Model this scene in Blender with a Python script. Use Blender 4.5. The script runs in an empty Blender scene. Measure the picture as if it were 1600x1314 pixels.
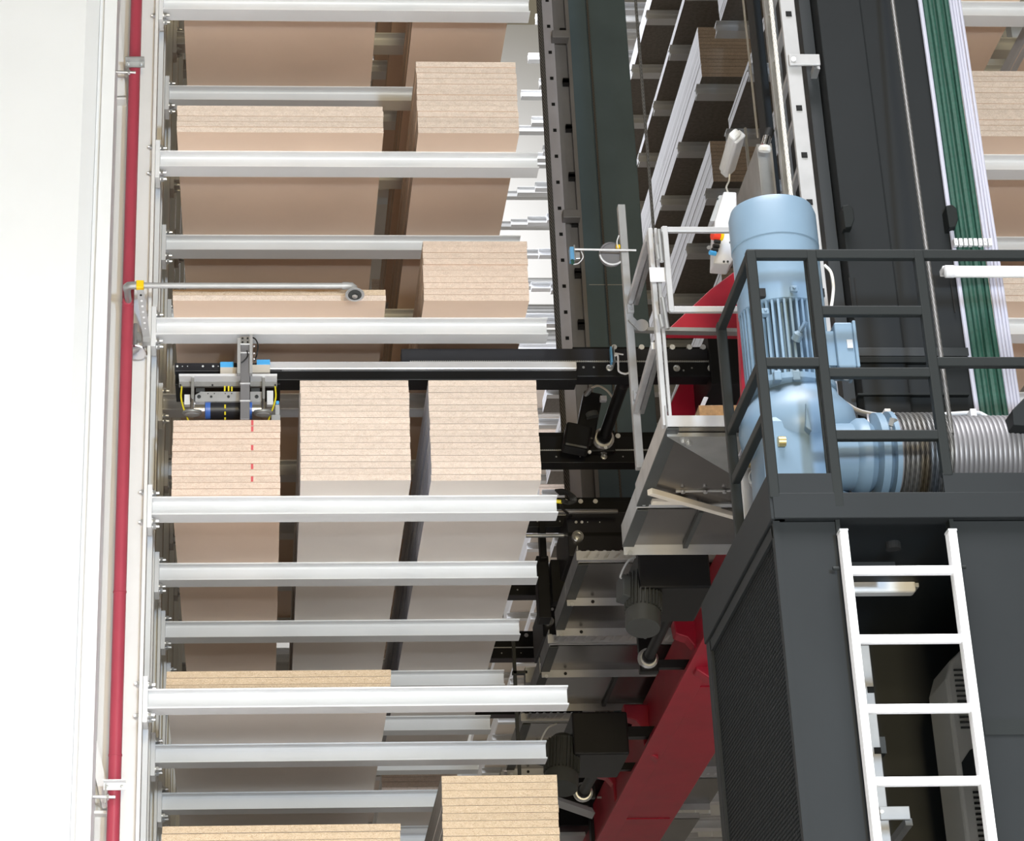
import bpy, bmesh, math, random
from mathutils import Vector, Matrix
random.seed(7)
SC = bpy.context.scene
COL = SC.collection
# ------------------------------------------------------------------ camera
FPX, PPX, PPY = 3843.2382, 642.6768, 392.8641          # focal length and principal point for the 1600x1314 frame
CR = Vector((0.9980695863, -0.0563802934, -0.0260454110))
CU = Vector((-0.0020101126, -0.4484791639, 0.8937910265))
CF = Vector((0.0620730244, 0.8920132858, 0.4477267443))
CAM = Vector((0, 0, 1.7))
cd = bpy.data.cameras.new('camera'); cam = bpy.data.objects.new('camera', cd); COL.objects.link(cam)
M = Matrix((CR, CU, -CF)).transposed().to_4x4(); M.translation = CAM
cam.matrix_world = M
cd.sensor_fit = 'HORIZONTAL'; cd.sensor_width = 36.0; cd.lens = FPX/1600*36
cd.shift_x = (800-PPX)/1600; cd.shift_y = (PPY-657)/1600
cd.clip_end = 200
SC.camera = cam
# ------------------------------------------------------------------ world, lights, exposure
SC.view_settings.view_transform = 'Standard'; SC.view_settings.look = 'None'
SC.view_settings.gamma = 1; SC.view_settings.use_curve_mapping = False
SC.view_settings.exposure = -0.07
w = bpy.data.worlds.new('hall'); SC.world = w; w.use_nodes = True
w.node_tree.nodes['Background'].inputs[0].default_value = (1.0, 0.88, 0.64, 1)
w.node_tree.nodes['Background'].inputs[1].default_value = 0.20
def area(name, loc, target, sx, sy, power, col):
    l = bpy.data.lights.new(name, 'AREA'); l.shape = 'RECTANGLE'; l.size = sx; l.size_y = sy
    l.energy = power; l.color = col
    o = bpy.data.objects.new(name, l); COL.objects.link(o); o.location = loc
    o.rotation_euler = (Vector(target)-Vector(loc)).to_track_quat('-Z', 'Y').to_euler()
    return o
area('cool_flood', (2.42, -0.6, 3.7), (0.9, 12.7, 7.2), 0.45, 0.45, 960, (0.60, 0.78, 1.0))
area('warm_flood', (1.0, -1.6, 3.9), (0.7, 12.7, 7.2), 1.0, 1.6, 800, (1.0, 0.82, 0.48))
hl = area('floor_bounce_fill', (0.5, 2.0, 15.5), (0.5, 2.0, 0), 9, 9, 4300, (0.97, 0.97, 1.0)); hl.data.spread = math.radians(85)  # unseen overhead source, added so floor bounce reaches the board undersides
area('aisle_lamp', (2.8, 30, 18.5), (2.8, 30, 0), 1.2, 16, 760, (0.86, 0.9, 1.0))
area('far_bay_fill', (1.8, 30, 21), (3.2, 46, 12), 6, 3, 520, (0.95, 0.97, 1.0))  # unseen, added to brighten the far right rack arms and boards
area('end_wall_fill', (1.5, 47, 31), (1.5, 55, 22), 10, 2, 1500, (0.97, 0.98, 1.0))  # unseen, added only to whiten the back wall
# ------------------------------------------------------------------ pixel helpers (real points on real planes)
def ray(u, v): return CF + CR*((u-PPX)/FPX) + CU*((PPY-v)/FPX)
def at(u, v, Y=None, X=None, Z=None):
    r = ray(u, v)
    if Y is not None: return CAM + r*(Y/r.y)
    if X is not None: return CAM + r*(X/r.x)
    return CAM + r*((Z-CAM.z)/r.z)
def pix(p):
    d = Vector(p)-CAM; k = d.dot(CF)
    return PPX+FPX*d.dot(CR)/k, PPY-FPX*d.dot(CU)/k
def inframe(pts, m=40):
    q = [pix(p) for p in pts]
    return max(a for a, b in q) > -m and min(a for a, b in q) < 1600+m and max(b for a, b in q) > -m and min(b for a, b in q) < 1314+m
# ------------------------------------------------------------------ materials
MAT = {}
def mat(name, col, rough=0.5, metal=0.0, noise=0.0, nscale=20, bump=0.0, bscale=80, spec=0.5, rand=0.0):
    m = bpy.data.materials.new(name); m.use_nodes = True; nt = m.node_tree; N = nt.nodes; L = nt.links
    b = N['Principled BSDF']; b.inputs['Roughness'].default_value = rough; b.inputs['Metallic'].default_value = metal
    b.inputs['Specular IOR Level'].default_value = spec
    b.inputs['Base Color'].default_value = (*col, 1)
    if noise or bump or rand:
        tc = N.new('ShaderNodeTexCoord')
        src = None
        if noise:
            nz = N.new('ShaderNodeTexNoise'); nz.inputs['Scale'].default_value = nscale; nz.inputs['Detail'].default_value = 5
            L.new(tc.outputs['Object'], nz.inputs['Vector'])
            rp = N.new('ShaderNodeMapRange'); rp.inputs[1].default_value = 0.3; rp.inputs[2].default_value = 0.7
            rp.inputs[3].default_value = 1-noise; rp.inputs[4].default_value = 1+noise*0.6
            L.new(nz.outputs['Fac'], rp.inputs[0]); src = rp.outputs[0]
        if rand:
            oi = N.new('ShaderNodeObjectInfo'); r2 = N.new('ShaderNodeMapRange')
            r2.inputs[3].default_value = 1-rand; r2.inputs[4].default_value = 1+rand
            L.new(oi.outputs['Random'], r2.inputs[0])
            if src:
                mu = N.new('ShaderNodeMath'); mu.operation = 'MULTIPLY'; L.new(src, mu.inputs[0]); L.new(r2.outputs[0], mu.inputs[1]); src = mu.outputs[0]
            else: src = r2.outputs[0]
        if src:
            vm = N.new('ShaderNodeVectorMath'); vm.operation = 'SCALE'; vm.inputs[0].default_value = col
            L.new(src, vm.inputs['Scale']); L.new(vm.outputs[0], b.inputs['Base Color'])
        if bump:
            n2 = N.new('ShaderNodeTexNoise'); n2.inputs['Scale'].default_value = bscale
            L.new(tc.outputs['Object'], n2.inputs['Vector'])
            bp = N.new('ShaderNodeBump'); bp.inputs['Strength'].default_value = bump; bp.inputs['Distance'].default_value = 0.002
            L.new(n2.outputs['Fac'], bp.inputs['Height']); L.new(bp.outputs[0], b.inputs['Normal'])
    MAT[name] = m
    return m
mat('white_paint', (0.73, 0.737, 0.75), 0.42, noise=0.03, nscale=3)
mat('wall_white', (0.84, 0.85, 0.865), 0.6, noise=0.02, nscale=2)
mat('column_white', (0.74, 0.735, 0.72), 0.5, noise=0.03, nscale=3)
mat('red_pipe', (0.38, 0.05, 0.078), 0.38, noise=0.05, nscale=6)
mat('red_crane', (0.43, 0.009, 0.032), 0.42, noise=0.12, nscale=4)
mat('galv', (0.42, 0.425, 0.425), 0.42, 0.75, noise=0.13, nscale=9)
mat('galv_light', (0.42, 0.42, 0.425), 0.42, 0.25, noise=0.1, nscale=8)
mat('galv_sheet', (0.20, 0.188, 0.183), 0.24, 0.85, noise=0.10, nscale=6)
mat('zinc', (0.6, 0.61, 0.62), 0.3, 0.85, noise=0.1, nscale=40)
mat('cabin_gray', (0.0150, 0.0170, 0.0182), 0.6, spec=0.12, noise=0.06, nscale=3)
mat('mast_gray', (0.016, 0.0178, 0.019), 0.6, spec=0.12, noise=0.05, nscale=3)
mat('mast_lifted', (0.125, 0.175, 0.21), 0.6, spec=0.15, noise=0.1, nscale=3)  # rear mast: base colour lifted in place of light that misses it
mat('rail_gray', (0.0115, 0.0135, 0.0135), 0.55, spec=0.15, noise=0.05, nscale=4)
mat('guide_gray', (0.20, 0.195, 0.205), 0.45, 0.3, noise=0.1, nscale=5)
mat('rail_steel', (0.50, 0.48, 0.52), 0.45, 0.2, noise=0.1, nscale=5)  # lightened to make up for light blocked at the rear guide rail
mat('rail_mid', (0.22, 0.21, 0.21), 0.45, 0.2, noise=0.1, nscale=5)  # tone raised so the unlit rear rail strips show
mat('cab_inner', (0.012, 0.015, 0.017), 0.6)
mat('steel_mid', (0.27, 0.265, 0.26), 0.35, 0.5, noise=0.12, nscale=14)
mat('rail_bright', (0.74, 0.74, 0.77), 0.25, 0.3)
mat('mesh_black', (0.010, 0.012, 0.013), 0.6, spec=0.1)
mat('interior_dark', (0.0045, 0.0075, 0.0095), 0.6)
mat('black', (0.007, 0.007, 0.008), 0.4, spec=0.25, noise=0.2, nscale=8)
mat('black_plate', (0.022, 0.022, 0.027), 0.36, spec=0.35, noise=0.1, nscale=6)
mat('rubber', (0.012, 0.012, 0.012), 0.6)
mat('motor_blue', (0.15, 0.222, 0.295), 0.4, spec=0.35, noise=0.04, nscale=5)
mat('motor_gray', (0.05, 0.053, 0.053), 0.5, spec=0.25, noise=0.08, nscale=9)
mat('green_hose', (0.012, 0.062, 0.043), 0.55, noise=0.25, nscale=60, bump=0.3, bscale=250)
mat('white_cable', (0.42, 0.42, 0.50), 0.5)
mat('cream', (0.62, 0.57, 0.50), 0.5)
mat('white_plastic', (0.68, 0.68, 0.70), 0.4)
mat('grey_plastic', (0.42, 0.43, 0.44), 0.45)
mat('beige_plastic', (0.34, 0.34, 0.32), 0.5)
mat('chrome', (0.75, 0.75, 0.78), 0.14, 1.0)
mat('rope_white', (0.72, 0.70, 0.65), 0.7)
mat('yellow', (0.85, 0.55, 0.0), 0.45)
mat('yellow_hose', (0.75, 0.62, 0.02), 0.45)
mat('blue_part', (0.08, 0.42, 0.85), 0.4)
mat('blue_dark', (0.06, 0.16, 0.55), 0.35)
mat('blue_sensor', (0.10, 0.28, 0.48), 0.4)
mat('estop_red', (0.75, 0.05, 0.02), 0.4)
mat('mark_red', (0.62, 0.10, 0.11), 0.8)
mat('brass', (0.55, 0.42, 0.18), 0.35, 0.8)
mat('hole', (0.004, 0.004, 0.004), 0.9)
mat('lamp_cover', (0.78, 0.78, 0.78), 0.25)
mat('ply', (0.42, 0.24, 0.10), 0.5, noise=0.3, nscale=40)
mat('concrete', (0.55, 0.54, 0.52), 0.7, noise=0.1, nscale=2)
mat('far_wall', (0.88, 0.88, 0.88), 0.7)
mat('wood_side', (0.52, 0.38, 0.27), 0.6, noise=0.15, nscale=30, rand=0.12)
mat('white_side', (0.70, 0.69, 0.73), 0.45, rand=0.05)
mat('grey_face', (0.76, 0.69, 0.63), 0.55, noise=0.05, nscale=2, rand=0.03)
mat('brown_face', (0.77, 0.575, 0.44), 0.5, noise=0.06, nscale=1.5, rand=0.03)
mat('dark_side_shade_face', (0.21, 0.185, 0.16), 0.6, noise=0.2, nscale=30, rand=0.15)  # dark board side; as a face it carries the right bays' shade
def chip(name, base, dark, light, stain=False):
    m = bpy.data.materials.new(name); m.use_nodes = True; nt = m.node_tree; N = nt.nodes; L = nt.links
    b = N['Principled BSDF']; b.inputs['Roughness'].default_value = 0.7; b.inputs['Specular IOR Level'].default_value = 0.2
    tc = N.new('ShaderNodeTexCoord'); oi = N.new('ShaderNodeObjectInfo')
    off = N.new('ShaderNodeVectorMath'); off.operation = 'ADD'
    mul = N.new('ShaderNodeMath'); mul.operation = 'MULTIPLY'; mul.inputs[1].default_value = 37.0
    L.new(oi.outputs['Random'], mul.inputs[0]); L.new(tc.outputs['Object'], off.inputs[0]); L.new(mul.outputs[0], off.inputs[1])
    mp = N.new('ShaderNodeMapping'); mp.inputs['Scale'].default_value = (1, 1, 1.9); L.new(off.outputs[0], mp.inputs['Vector'])
    vo = N.new('ShaderNodeTexVoronoi'); vo.inputs['Scale'].default_value = 230; L.new(mp.outputs[0], vo.inputs['Vector'])
    sx = N.new('ShaderNodeSeparateXYZ'); L.new(vo.outputs['Color'], sx.inputs[0])
    r = N.new('ShaderNodeValToRGB'); e = r.color_ramp.elements
    e[0].position = 0.0; e[0].color = (*dark, 1); e[1].position = 1.0; e[1].color = (*light, 1)
    k = e.new(0.22); k.color = (*base, 1); k = e.new(0.75); k.color = (*base, 1)
    L.new(sx.outputs[0], r.inputs[0])
    nz = N.new('ShaderNodeTexNoise'); nz.inputs['Scale'].default_value = 28; nz.inputs['Detail'].default_value = 4; L.new(mp.outputs[0], nz.inputs['Vector'])
    mr = N.new('ShaderNodeMapRange'); mr.inputs[1].default_value = 0.3; mr.inputs[2].default_value = 0.7; mr.inputs[3].default_value = 0.92; mr.inputs[4].default_value = 1.06
    L.new(nz.outputs['Fac'], mr.inputs[0])
    r2 = N.new('ShaderNodeMapRange'); r2.inputs[3].default_value = 0.94; r2.inputs[4].default_value = 1.05; L.new(oi.outputs['Random'], r2.inputs[0])
    mm = N.new('ShaderNodeMath'); mm.operation = 'MULTIPLY'; L.new(mr.outputs[0], mm.inputs[0]); L.new(r2.outputs[0], mm.inputs[1])
    vs = N.new('ShaderNodeVectorMath'); vs.operation = 'SCALE'; L.new(r.outputs[0], vs.inputs[0]); L.new(mm.outputs[0], vs.inputs['Scale'])
    out = vs.outputs[0]
    if stain:                                   # rust-coloured run along the upper part of one board end, ending under the sprinkler
        s2 = N.new('ShaderNodeSeparateXYZ'); L.new(tc.outputs['Object'], s2.inputs[0])
        n3 = N.new('ShaderNodeTexNoise'); n3.inputs['Scale'].default_value = 9; L.new(tc.outputs['Object'], n3.inputs['Vector'])
        ad = N.new('ShaderNodeMath'); ad.operation = 'MULTIPLY_ADD'; ad.inputs[1].default_value = 0.016; L.new(n3.outputs['Fac'], ad.inputs[0]); L.new(s2.outputs['Z'], ad.inputs[2])
        g = N.new('ShaderNodeMapRange'); g.inputs[1].default_value = 0.027; g.inputs[2].default_value = 0.034; L.new(ad.outputs[0], g.inputs[0])
        x = N.new('ShaderNodeMapRange'); x.inputs[1].default_value = 0.36; x.inputs[2].default_value = 0.32; L.new(s2.outputs['X'], x.inputs[0])
        gm = N.new('ShaderNodeMath'); gm.operation = 'MULTIPLY'; L.new(g.outputs[0], gm.inputs[0]); L.new(x.outputs[0], gm.inputs[1])
        g2 = N.new('ShaderNodeMath'); g2.operation = 'MULTIPLY'; g2.inputs[1].default_value = 0.7; L.new(gm.outputs[0], g2.inputs[0])
        mx = N.new('ShaderNodeMix'); mx.data_type = 'RGBA'; mx.inputs['B'].default_value = (0.36, 0.16, 0.03, 1) if False else (0.36, 0.16, 0.03, 1)
        ins = [s for s in mx.inputs if s.type == 'RGBA']; outs = [s for s in mx.outputs if s.type == 'RGBA']
        ins[1].default_value = (0.36, 0.16, 0.03, 1)
        L.new(g2.outputs[0], mx.inputs[0]); L.new(out, ins[0]); out = outs[0]
    L.new(out, b.inputs['Base Color'])
    MAT[name] = m
chip('chip', (0.71, 0.583, 0.50), (0.575, 0.44, 0.33), (0.80, 0.70, 0.60))
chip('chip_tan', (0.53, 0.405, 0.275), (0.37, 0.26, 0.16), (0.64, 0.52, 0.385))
chip('chip_pink', (0.71, 0.56, 0.46), (0.59, 0.43, 0.34), (0.80, 0.68, 0.58))
chip('chip_stain', (0.66, 0.51, 0.37), (0.47, 0.32, 0.20), (0.78, 0.65, 0.49), stain=True)
chip('chip_shade', (0.56, 0.44, 0.345), (0.36, 0.26, 0.19), (0.68, 0.56, 0.46))  # darker chip: shade of the right bays put into the board ends
def ropemat(name, c1, c2, scale, rough, metal):
    m = bpy.data.materials.new(name); m.use_nodes = True; nt = m.node_tree; N = nt.nodes; L = nt.links
    b = N['Principled BSDF']; b.inputs['Roughness'].default_value = rough; b.inputs['Metallic'].default_value = metal
    uv = N.new('ShaderNodeUVMap')
    wv = N.new('ShaderNodeTexWave'); wv.wave_type = 'BANDS'; wv.bands_direction = 'DIAGONAL'; wv.inputs['Scale'].default_value = scale
    L.new(uv.outputs[0], wv.inputs['Vector'])
    r = N.new('ShaderNodeValToRGB'); r.color_ramp.elements[0].color = (*c1, 1); r.color_ramp.elements[1].color = (*c2, 1)
    r.color_ramp.elements[0].position = 0.25; r.color_ramp.elements[1].position = 0.7
    L.new(wv.outputs['Fac'], r.inputs[0]); L.new(r.outputs[0], b.inputs['Base Color'])
    MAT[name] = m
ropemat('steel_rope', (0.03, 0.03, 0.028), (0.135, 0.13, 0.125), 0.9, 0.45, 0.3)
ropemat('dark_rope', (0.02, 0.02, 0.02), (0.22, 0.21, 0.20), 0.9, 0.5, 0.3)
ropemat('braid', (0.30, 0.28, 0.25), (0.85, 0.83, 0.78), 0.9, 0.7, 0.0)
# ------------------------------------------------------------------ mesh builder
ORG = {}
class MB:
    def __init__(s): s.v = []; s.f = []; s.m = []; s.uv = {}
    def face(s, idx, mi=0): s.f.append(tuple(idx)); s.m.append(mi)
    def add(s, pts): n = len(s.v); s.v += [Vector(p) for p in pts]; return n
    def hexa(s, p, mi=0):      # 8 points: bottom loop 0-3, top loop 4-7
        n = s.add(p)
        for q in ((3,2,1,0),(4,5,6,7),(0,1,5,4),(1,2,6,5),(2,3,7,6),(3,0,4,7)): s.face([n+i for i in q], mi)
        return s
    def box(s, x0, x1, y0, y1, z0, z1, mi=0):
        return s.hexa([(x0,y0,z0),(x1,y0,z0),(x1,y1,z0),(x0,y1,z0),(x0,y0,z1),(x1,y0,z1),(x1,y1,z1),(x0,y1,z1)], mi)
    def bar(s, p, q, w, h, up=(0,0,1), mi=0):   # w across, h along 'up'
        p = Vector(p); q = Vector(q); d = (q-p).normalized(); up = Vector(up)
        sd = d.cross(up)
        if sd.length < 1e-4: sd = d.cross(Vector((1,0,0)))
        sd.normalize(); u = sd.cross(d).normalized()
        a = sd*w/2; b = u*h/2
        return s.hexa([p-a-b, p+a-b, q+a-b, q-a-b, p-a+b, p+a+b, q+a+b, q-a+b], mi)
    def prism(s, pts, vec, mi=0):
        vec = Vector(vec); n = len(pts); k = s.add(pts); s.add([Vector(p)+vec for p in pts])
        s.face([k+i for i in range(n)], mi); s.face([k+n+i for i in reversed(range(n))], mi)
        for i in range(n): j = (i+1) % n; s.face([k+j, k+i, k+n+i, k+n+j], mi)
        return s
    def lathe(s, c, axis, prof, n=24, mi=0):    # prof: (radius, height along axis)
        c = Vector(c); ax = Vector(axis).normalized()
        t = Vector((1,0,0)) if abs(ax.x) < 0.9 else Vector((0,1,0))
        e1 = ax.cross(t).normalized(); e2 = ax.cross(e1)
        rows = []
        for r, h in prof:
            k = s.add([c+ax*h+(e1*math.cos(2*math.pi*i/n)+e2*math.sin(2*math.pi*i/n))*max(r, 1e-5) for i in range(n)]); rows.append(k)
        for a, b in zip(rows, rows[1:]):
            for i in range(n): j = (i+1) % n; s.face([a+i, b+i, b+j, a+j], mi)
        s.face([rows[0]+i for i in range(n)], mi); s.face([rows[-1]+i for i in reversed(range(n))], mi)
        return s
    def cyl(s, p, q, r, n=12, r2=None, mi=0):
        p = Vector(p); q = Vector(q); return s.lathe(p, q-p, [(r, 0), (r if r2 is None else r2, (q-p).length)], n, mi)
    def tube(s, pts, r, n=8, uvper=None, mi=0):
        pts = [Vector(p) for p in pts]; rows = []; prev = None; L = 0; lens = []
        for i, p in enumerate(pts):
            d = (pts[min(i+1, len(pts)-1)]-pts[max(i-1, 0)]).normalized()
            if prev is None:
                t = Vector((0,0,1)) if abs(d.z) < 0.9 else Vector((1,0,0)); e1 = d.cross(t).normalized()
            else:
                e1 = (prev-d*prev.dot(d)).normalized()
            prev = e1; e2 = d.cross(e1)
            if i: L += (p-pts[i-1]).length
            lens.append(L)
            rows.append(s.add([p+(e1*math.cos(2*math.pi*k/n)+e2*math.sin(2*math.pi*k/n))*r for k in range(n)]))
        for ri, (a, b) in enumerate(zip(rows, rows[1:])):
            for i in range(n):
                j = (i+1) % n; s.face([a+i, a+j, b+j, b+i], mi)
                if uvper: s.uv[len(s.f)-1] = [(i/n*6, lens[ri]/uvper), ((i+1)/n*6, lens[ri]/uvper), ((i+1)/n*6, lens[ri+1]/uvper), (i/n*6, lens[ri+1]/uvper)]
        s.face([rows[0]+i for i in reversed(range(n))], mi); s.face([rows[-1]+i for i in range(n)], mi)
        return s
    def build(s, name, mats, parent=None, smooth=False, bevel=0, org=None):
        if isinstance(mats, str): mats = [mats]
        if parent is not None: o0 = ORG[parent.name]
        elif org is not None: o0 = Vector(org)
        else:
            xs = [p.x for p in s.v]; ys = [p.y for p in s.v]
            o0 = Vector(((min(xs)+max(xs))/2, (min(ys)+max(ys))/2, min(p.z for p in s.v)))
        me = bpy.data.meshes.new(name)
        me.from_pydata([p-o0 for p in s.v], [], s.f)
        for m_ in mats: me.materials.append(MAT[m_])
        me.polygons.foreach_set('material_index', s.m)
        if s.uv:
            ul = me.uv_layers.new(name='UVMap')
            for fi, c in s.uv.items():
                for li, t in zip(me.polygons[fi].loop_indices, c): ul.data[li].uv = t
        bm = bmesh.new(); bm.from_mesh(me); bmesh.ops.recalc_face_normals(bm, faces=bm.faces); bm.to_mesh(me); bm.free()
        if smooth:
            me.polygons.foreach_set('use_smooth', [True]*len(me.polygons)); me.set_sharp_from_angle(angle=math.radians(38))
        me.update()
        o = bpy.data.objects.new(name, me); COL.objects.link(o)
        if parent is not None: o.parent = parent
        else: o.location = o0
        ORG[o.name] = o0
        if bevel:
            b = o.modifiers.new('bevel', 'BEVEL'); b.width = bevel; b.segments = 2; b.limit_method = 'ANGLE'; b.angle_limit = math.radians(40)
        return o
def tag(o, label=None, cat=None, group=None, kind=None):
    if label: o['label'] = label
    if cat: o['category'] = cat
    if group: o['group'] = group
    if kind: o['kind'] = kind
    return o
def thing(name, label, cat, loc, group=None):
    o = bpy.data.objects.new(name, None); COL.objects.link(o); o.location = loc; ORG[o.name] = Vector(loc)
    o.empty_display_size = 0.1
    return tag(o, label, cat, group)
def kids(o): return [c for c in COL.objects if c.parent == o]
def copy_tree(o, parent=None, children=None):
    c = o.copy(); COL.objects.link(c)
    if parent is not None: c.parent = parent
    for ch in (children if children is not None else kids(o)): 
        d = ch.copy(); COL.objects.link(d); d.parent = c
    return c
def box(x0,x1,y0,y1,z0,z1): return MB().box(x0,x1,y0,y1,z0,z1)
def hexbolt(mb, p, ax, r=0.011, l=0.012, stud=0.012):
    p = Vector(p); ax = Vector(ax).normalized()
    mb.cyl(p, p+ax*l, r, 6); mb.cyl(p+ax*l, p+ax*(l+stud), r*0.55, 8)
    return mb
ORD = ['first','second','third','fourth','fifth','sixth','seventh','eighth','ninth','tenth','eleventh','twelfth','thirteenth','fourteenth','fifteenth','sixteenth','seventeenth','eighteenth']
def NTH(i):
    return ORD[i] if i < 18 else ['nineteenth','twentieth','twenty-first','twenty-second','twenty-third','twenty-fourth','twenty-fifth','twenty-sixth','twenty-seventh','twenty-eighth','twenty-ninth','thirtieth','thirty-first','thirty-second','thirty-third'][i-18]
def arc(p0, p1, p2, n=10):       # quadratic curve
    p0, p1, p2 = Vector(p0), Vector(p1), Vector(p2)
    return [p0*(1-t)**2+p1*2*t*(1-t)+p2*t*t for t in [i/n for i in range(n+1)]]
def curve(pts, n=8):             # Catmull-Rom through points
    P = [Vector(p) for p in pts]; P = [P[0]*2-P[1]]+P+[P[-1]*2-P[-2]]; out = []
    for i in range(1, len(P)-2):
        for k in range(n):
            t = k/n; a, b, c, d = P[i-1:i+3]
            out.append(0.5*((2*b)+(c-a)*t+(2*a-5*b+4*c-d)*t*t+(3*b-a-3*c+d)*t**3))
    return out+[P[-2]]
# ------------------------------------------------------------------ the setting
def struct(name, mb, m): return tag(mb.build(name, m), kind='structure')
struct('floor', box(-8, 12, -6, 56, -0.2, 0), 'concrete')
struct('wall_back', box(-8, 12, 55, 55.2, 0, 36), 'far_wall')
wx = at(133, 600, Y=12.40).x
wq = at(112, 600, Y=12.40).x; xw3 = at(146, 600, Y=12.6).x
struct('wall_left', MB().prism([(-7, 12.40, 0), (wq, 12.40, 0), (wx, 12.46, 0), (wx, 12.75, 0), (-7, 12.75, 0)], (0, 0, 15)), 'wall_white')
struct('trim_1', MB().box(wx, xw3, 12.52, 12.75, 0, 15), 'wall_white')
struct('trim_2', MB().box(xw3, at(164, 600, Y=12.46).x, 12.46, 12.75, 0, 15), 'wall_white')
struct('wall_recess', MB().box(wx-0.2, -0.60, 13.35, 13.45, 0, 15), 'wall_white')
struct('trim_3', MB().box(at(183,600,Y=13.0).x, at(196,600,Y=13.0).x, 13.0, 13.34, 0, 15), 'column_white')
# ------------------------------------------------------------------ rack constants
YF, SP, AH, AW = 12.7205, 1.088, 0.1054, 0.1291
X0, X1 = -0.5778, 1.657
def LZ(l): return 1.7+3.6877+1.08447*l
def LT(l): return LZ(l)+AH
def arm_profile(w=AW, h=AH):
    t, tf, r = 0.0065, 0.008, 0.012; c = w/2
    half = [(0,0),(w,0),(w,tf),(c+t/2+r,tf),(c+t/2+r*.3,tf+r*.3),(c+t/2,tf+r),(c+t/2,h-tf-r*1.3),(c+t/2+r*.4,h-tf-r*.35),(c+t/2+r*1.3,h-tf),(w,h-tf),(w,h),
            (0,h),(0,h-tf),(c-t/2-r*1.3,h-tf),(c-t/2-r*.4,h-tf-r*.35),(c-t/2,h-tf-r*1.3),(c-t/2,tf+r),(c-t/2-r*.3,tf+r*.3),(c-t/2-r,tf),(0,tf)]
    return half
def arm_mb(xa, xb):
    return MB().prism([(xa, y-AW/2, z) for y, z in arm_profile()], (xb-xa, 0, 0))
LEVELNAME = {4:'at the very top of the view', 3:'on the second visible level', 2:'above the suction gripper', 1:'under the red-dashed stack', 0:'on the level below the red-dashed stack', -1:'at the bottom of the view'}
# uprights of the left rack
for i in range(0, 13):
    y = YF+i*SP
    f = X0-0.028
    mb = MB()
    mb.box(f-0.018, f, y-0.012, y+AW+0.012, 0, 17); mb.box(f-0.018-0.30, f-0.018, y+0.055, y+0.067, 0, 17); mb.box(f-0.336, f-0.318, y-0.012, y+AW+0.012, 0, 17)
    o = mb.build('rack_upright', 'column_white')
    tag(o, 'white I-section rack upright, %s from the front, behind the red pipe' % ORD[i] if i < 6 else 'white left rack upright far back, %s from the front' % ORD[i], 'post', 'uprights of the left rack')
    if i == 0:
        n = 0
        for l in range(-1, 6):
            for dz in (AH+0.035, -0.035):
                nb = hexbolt(MB(), (f-0.018, y+0.02, LZ(l)+dz), (-1, 0, 0), 0.016, 0.015, 0.012)
                nb.build('nut', 'zinc', o, smooth=True)
# left rack arms
proto = thing('cantilever_arm', 'x', 'rack arm', (X0, YF+AW/2, 0))
oz = ORG[proto.name]
arm_mb(X0, X1)
ab = arm_mb(0, X1-X0)
for p in ab.v: p += oz
ab.build('arm_beam', 'white_paint', proto)
MB().box(X0-0.027, X0, YF-0.004, YF+AW+0.004, -0.075, AH+0.07).build('end_plate', 'white_paint', proto, bevel=0.003)
hb = MB()
bolts = []
for (dy, dz) in ((0.024, -0.03), (0.105, -0.03), (0.024, AH+0.028), (0.105, AH+0.028)):
    b = MB(); b.cyl((X0, YF+dy, dz), (X0+0.004, YF+dy, dz), 0.023, 12); hexbolt(b, (X0+0.004, YF+dy, dz), (1,0,0), 0.0175, 0.016, 0.018)
    b.build('bolt', 'zinc', proto, smooth=True)
PK = kids(proto)
first = True
farbeam = None
for l in range(-1, 10):
    for i in range(0, 13):
        y = YF+i*SP+AW/2; z = LZ(l)
        if not inframe([(X0, y, z), (X1, y, z+AH)], 5): continue
        if l < 0 and i > 0: continue
        if i < 5 and l < 6:
            if first: o = proto; first = False
            else: o = copy_tree(proto, None, PK)
            o.location = (X0, y, z)
            lab = LEVELNAME.get(l, 'on a level above the view')
            o['label'] = 'white cantilever rack arm, %s from the front, %s' % (ORD[i], lab)
            o['group'] = 'cantilever arms of the left rack'
        else:
            if farbeam is None: farbeam = arm_mb(X0-0.035, X1).build('cantilever_arm', 'white_paint', org=(X0, 0, 0)); o = farbeam
            else: o = farbeam.copy(); COL.objects.link(o)
            o.location = (X0, y, z)
            tag(o, 'distant white left rack arm, %s from the front on the %s level' % ((ORD+['last'])[i], (ORD+['lowest'])[l]), 'rack arm', 'far arms of the left rack')
# right rack arms (tips at X=4.0, pointing left)
XR = 4.0
rarm = None
for l in range(1, 15):
    for i in range(0, 33):
        y = YF+i*SP+AW/2; z = LZ(l)
        if not inframe([(XR, y, z), (XR+2.2, y, z+AH)], 60): continue
        u, v = pix((XR+0.1, y, z))
        if i > 12 and (u > 1000 if i < 18 else (u > 1010 or v > 1340)): continue
        if rarm is None:
            rarm = arm_mb(XR, XR+2.235).build('cantilever_arm', 'white_paint', org=(XR, 0, 0)); o = rarm
        else: o = rarm.copy(); COL.objects.link(o)
        o.location = (XR, y, z)
        lab = ('bright front arm of the right rack beside the green hoses' if i == 0 else
               'cantilever arm of the right rack, %s from the front, on its %s level' % (NTH(i), ORD[l-1]))
        if i == 0: lab = 'bright front arm at the right edge, %s level of the right rack' % ORD[l-1]
        tag(o, lab, 'rack arm', 'cantilever arms of the right rack')
for i in range(0, 33):
    y = YF+i*SP
    tag(box(XR+2.222, XR+2.535, y, y+AW, 0, 22).build('rack_upright', 'column_white'), 'white upright of the right rack, %s from the front' % NTH(i), 'post', 'uprights of the right rack')
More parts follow.
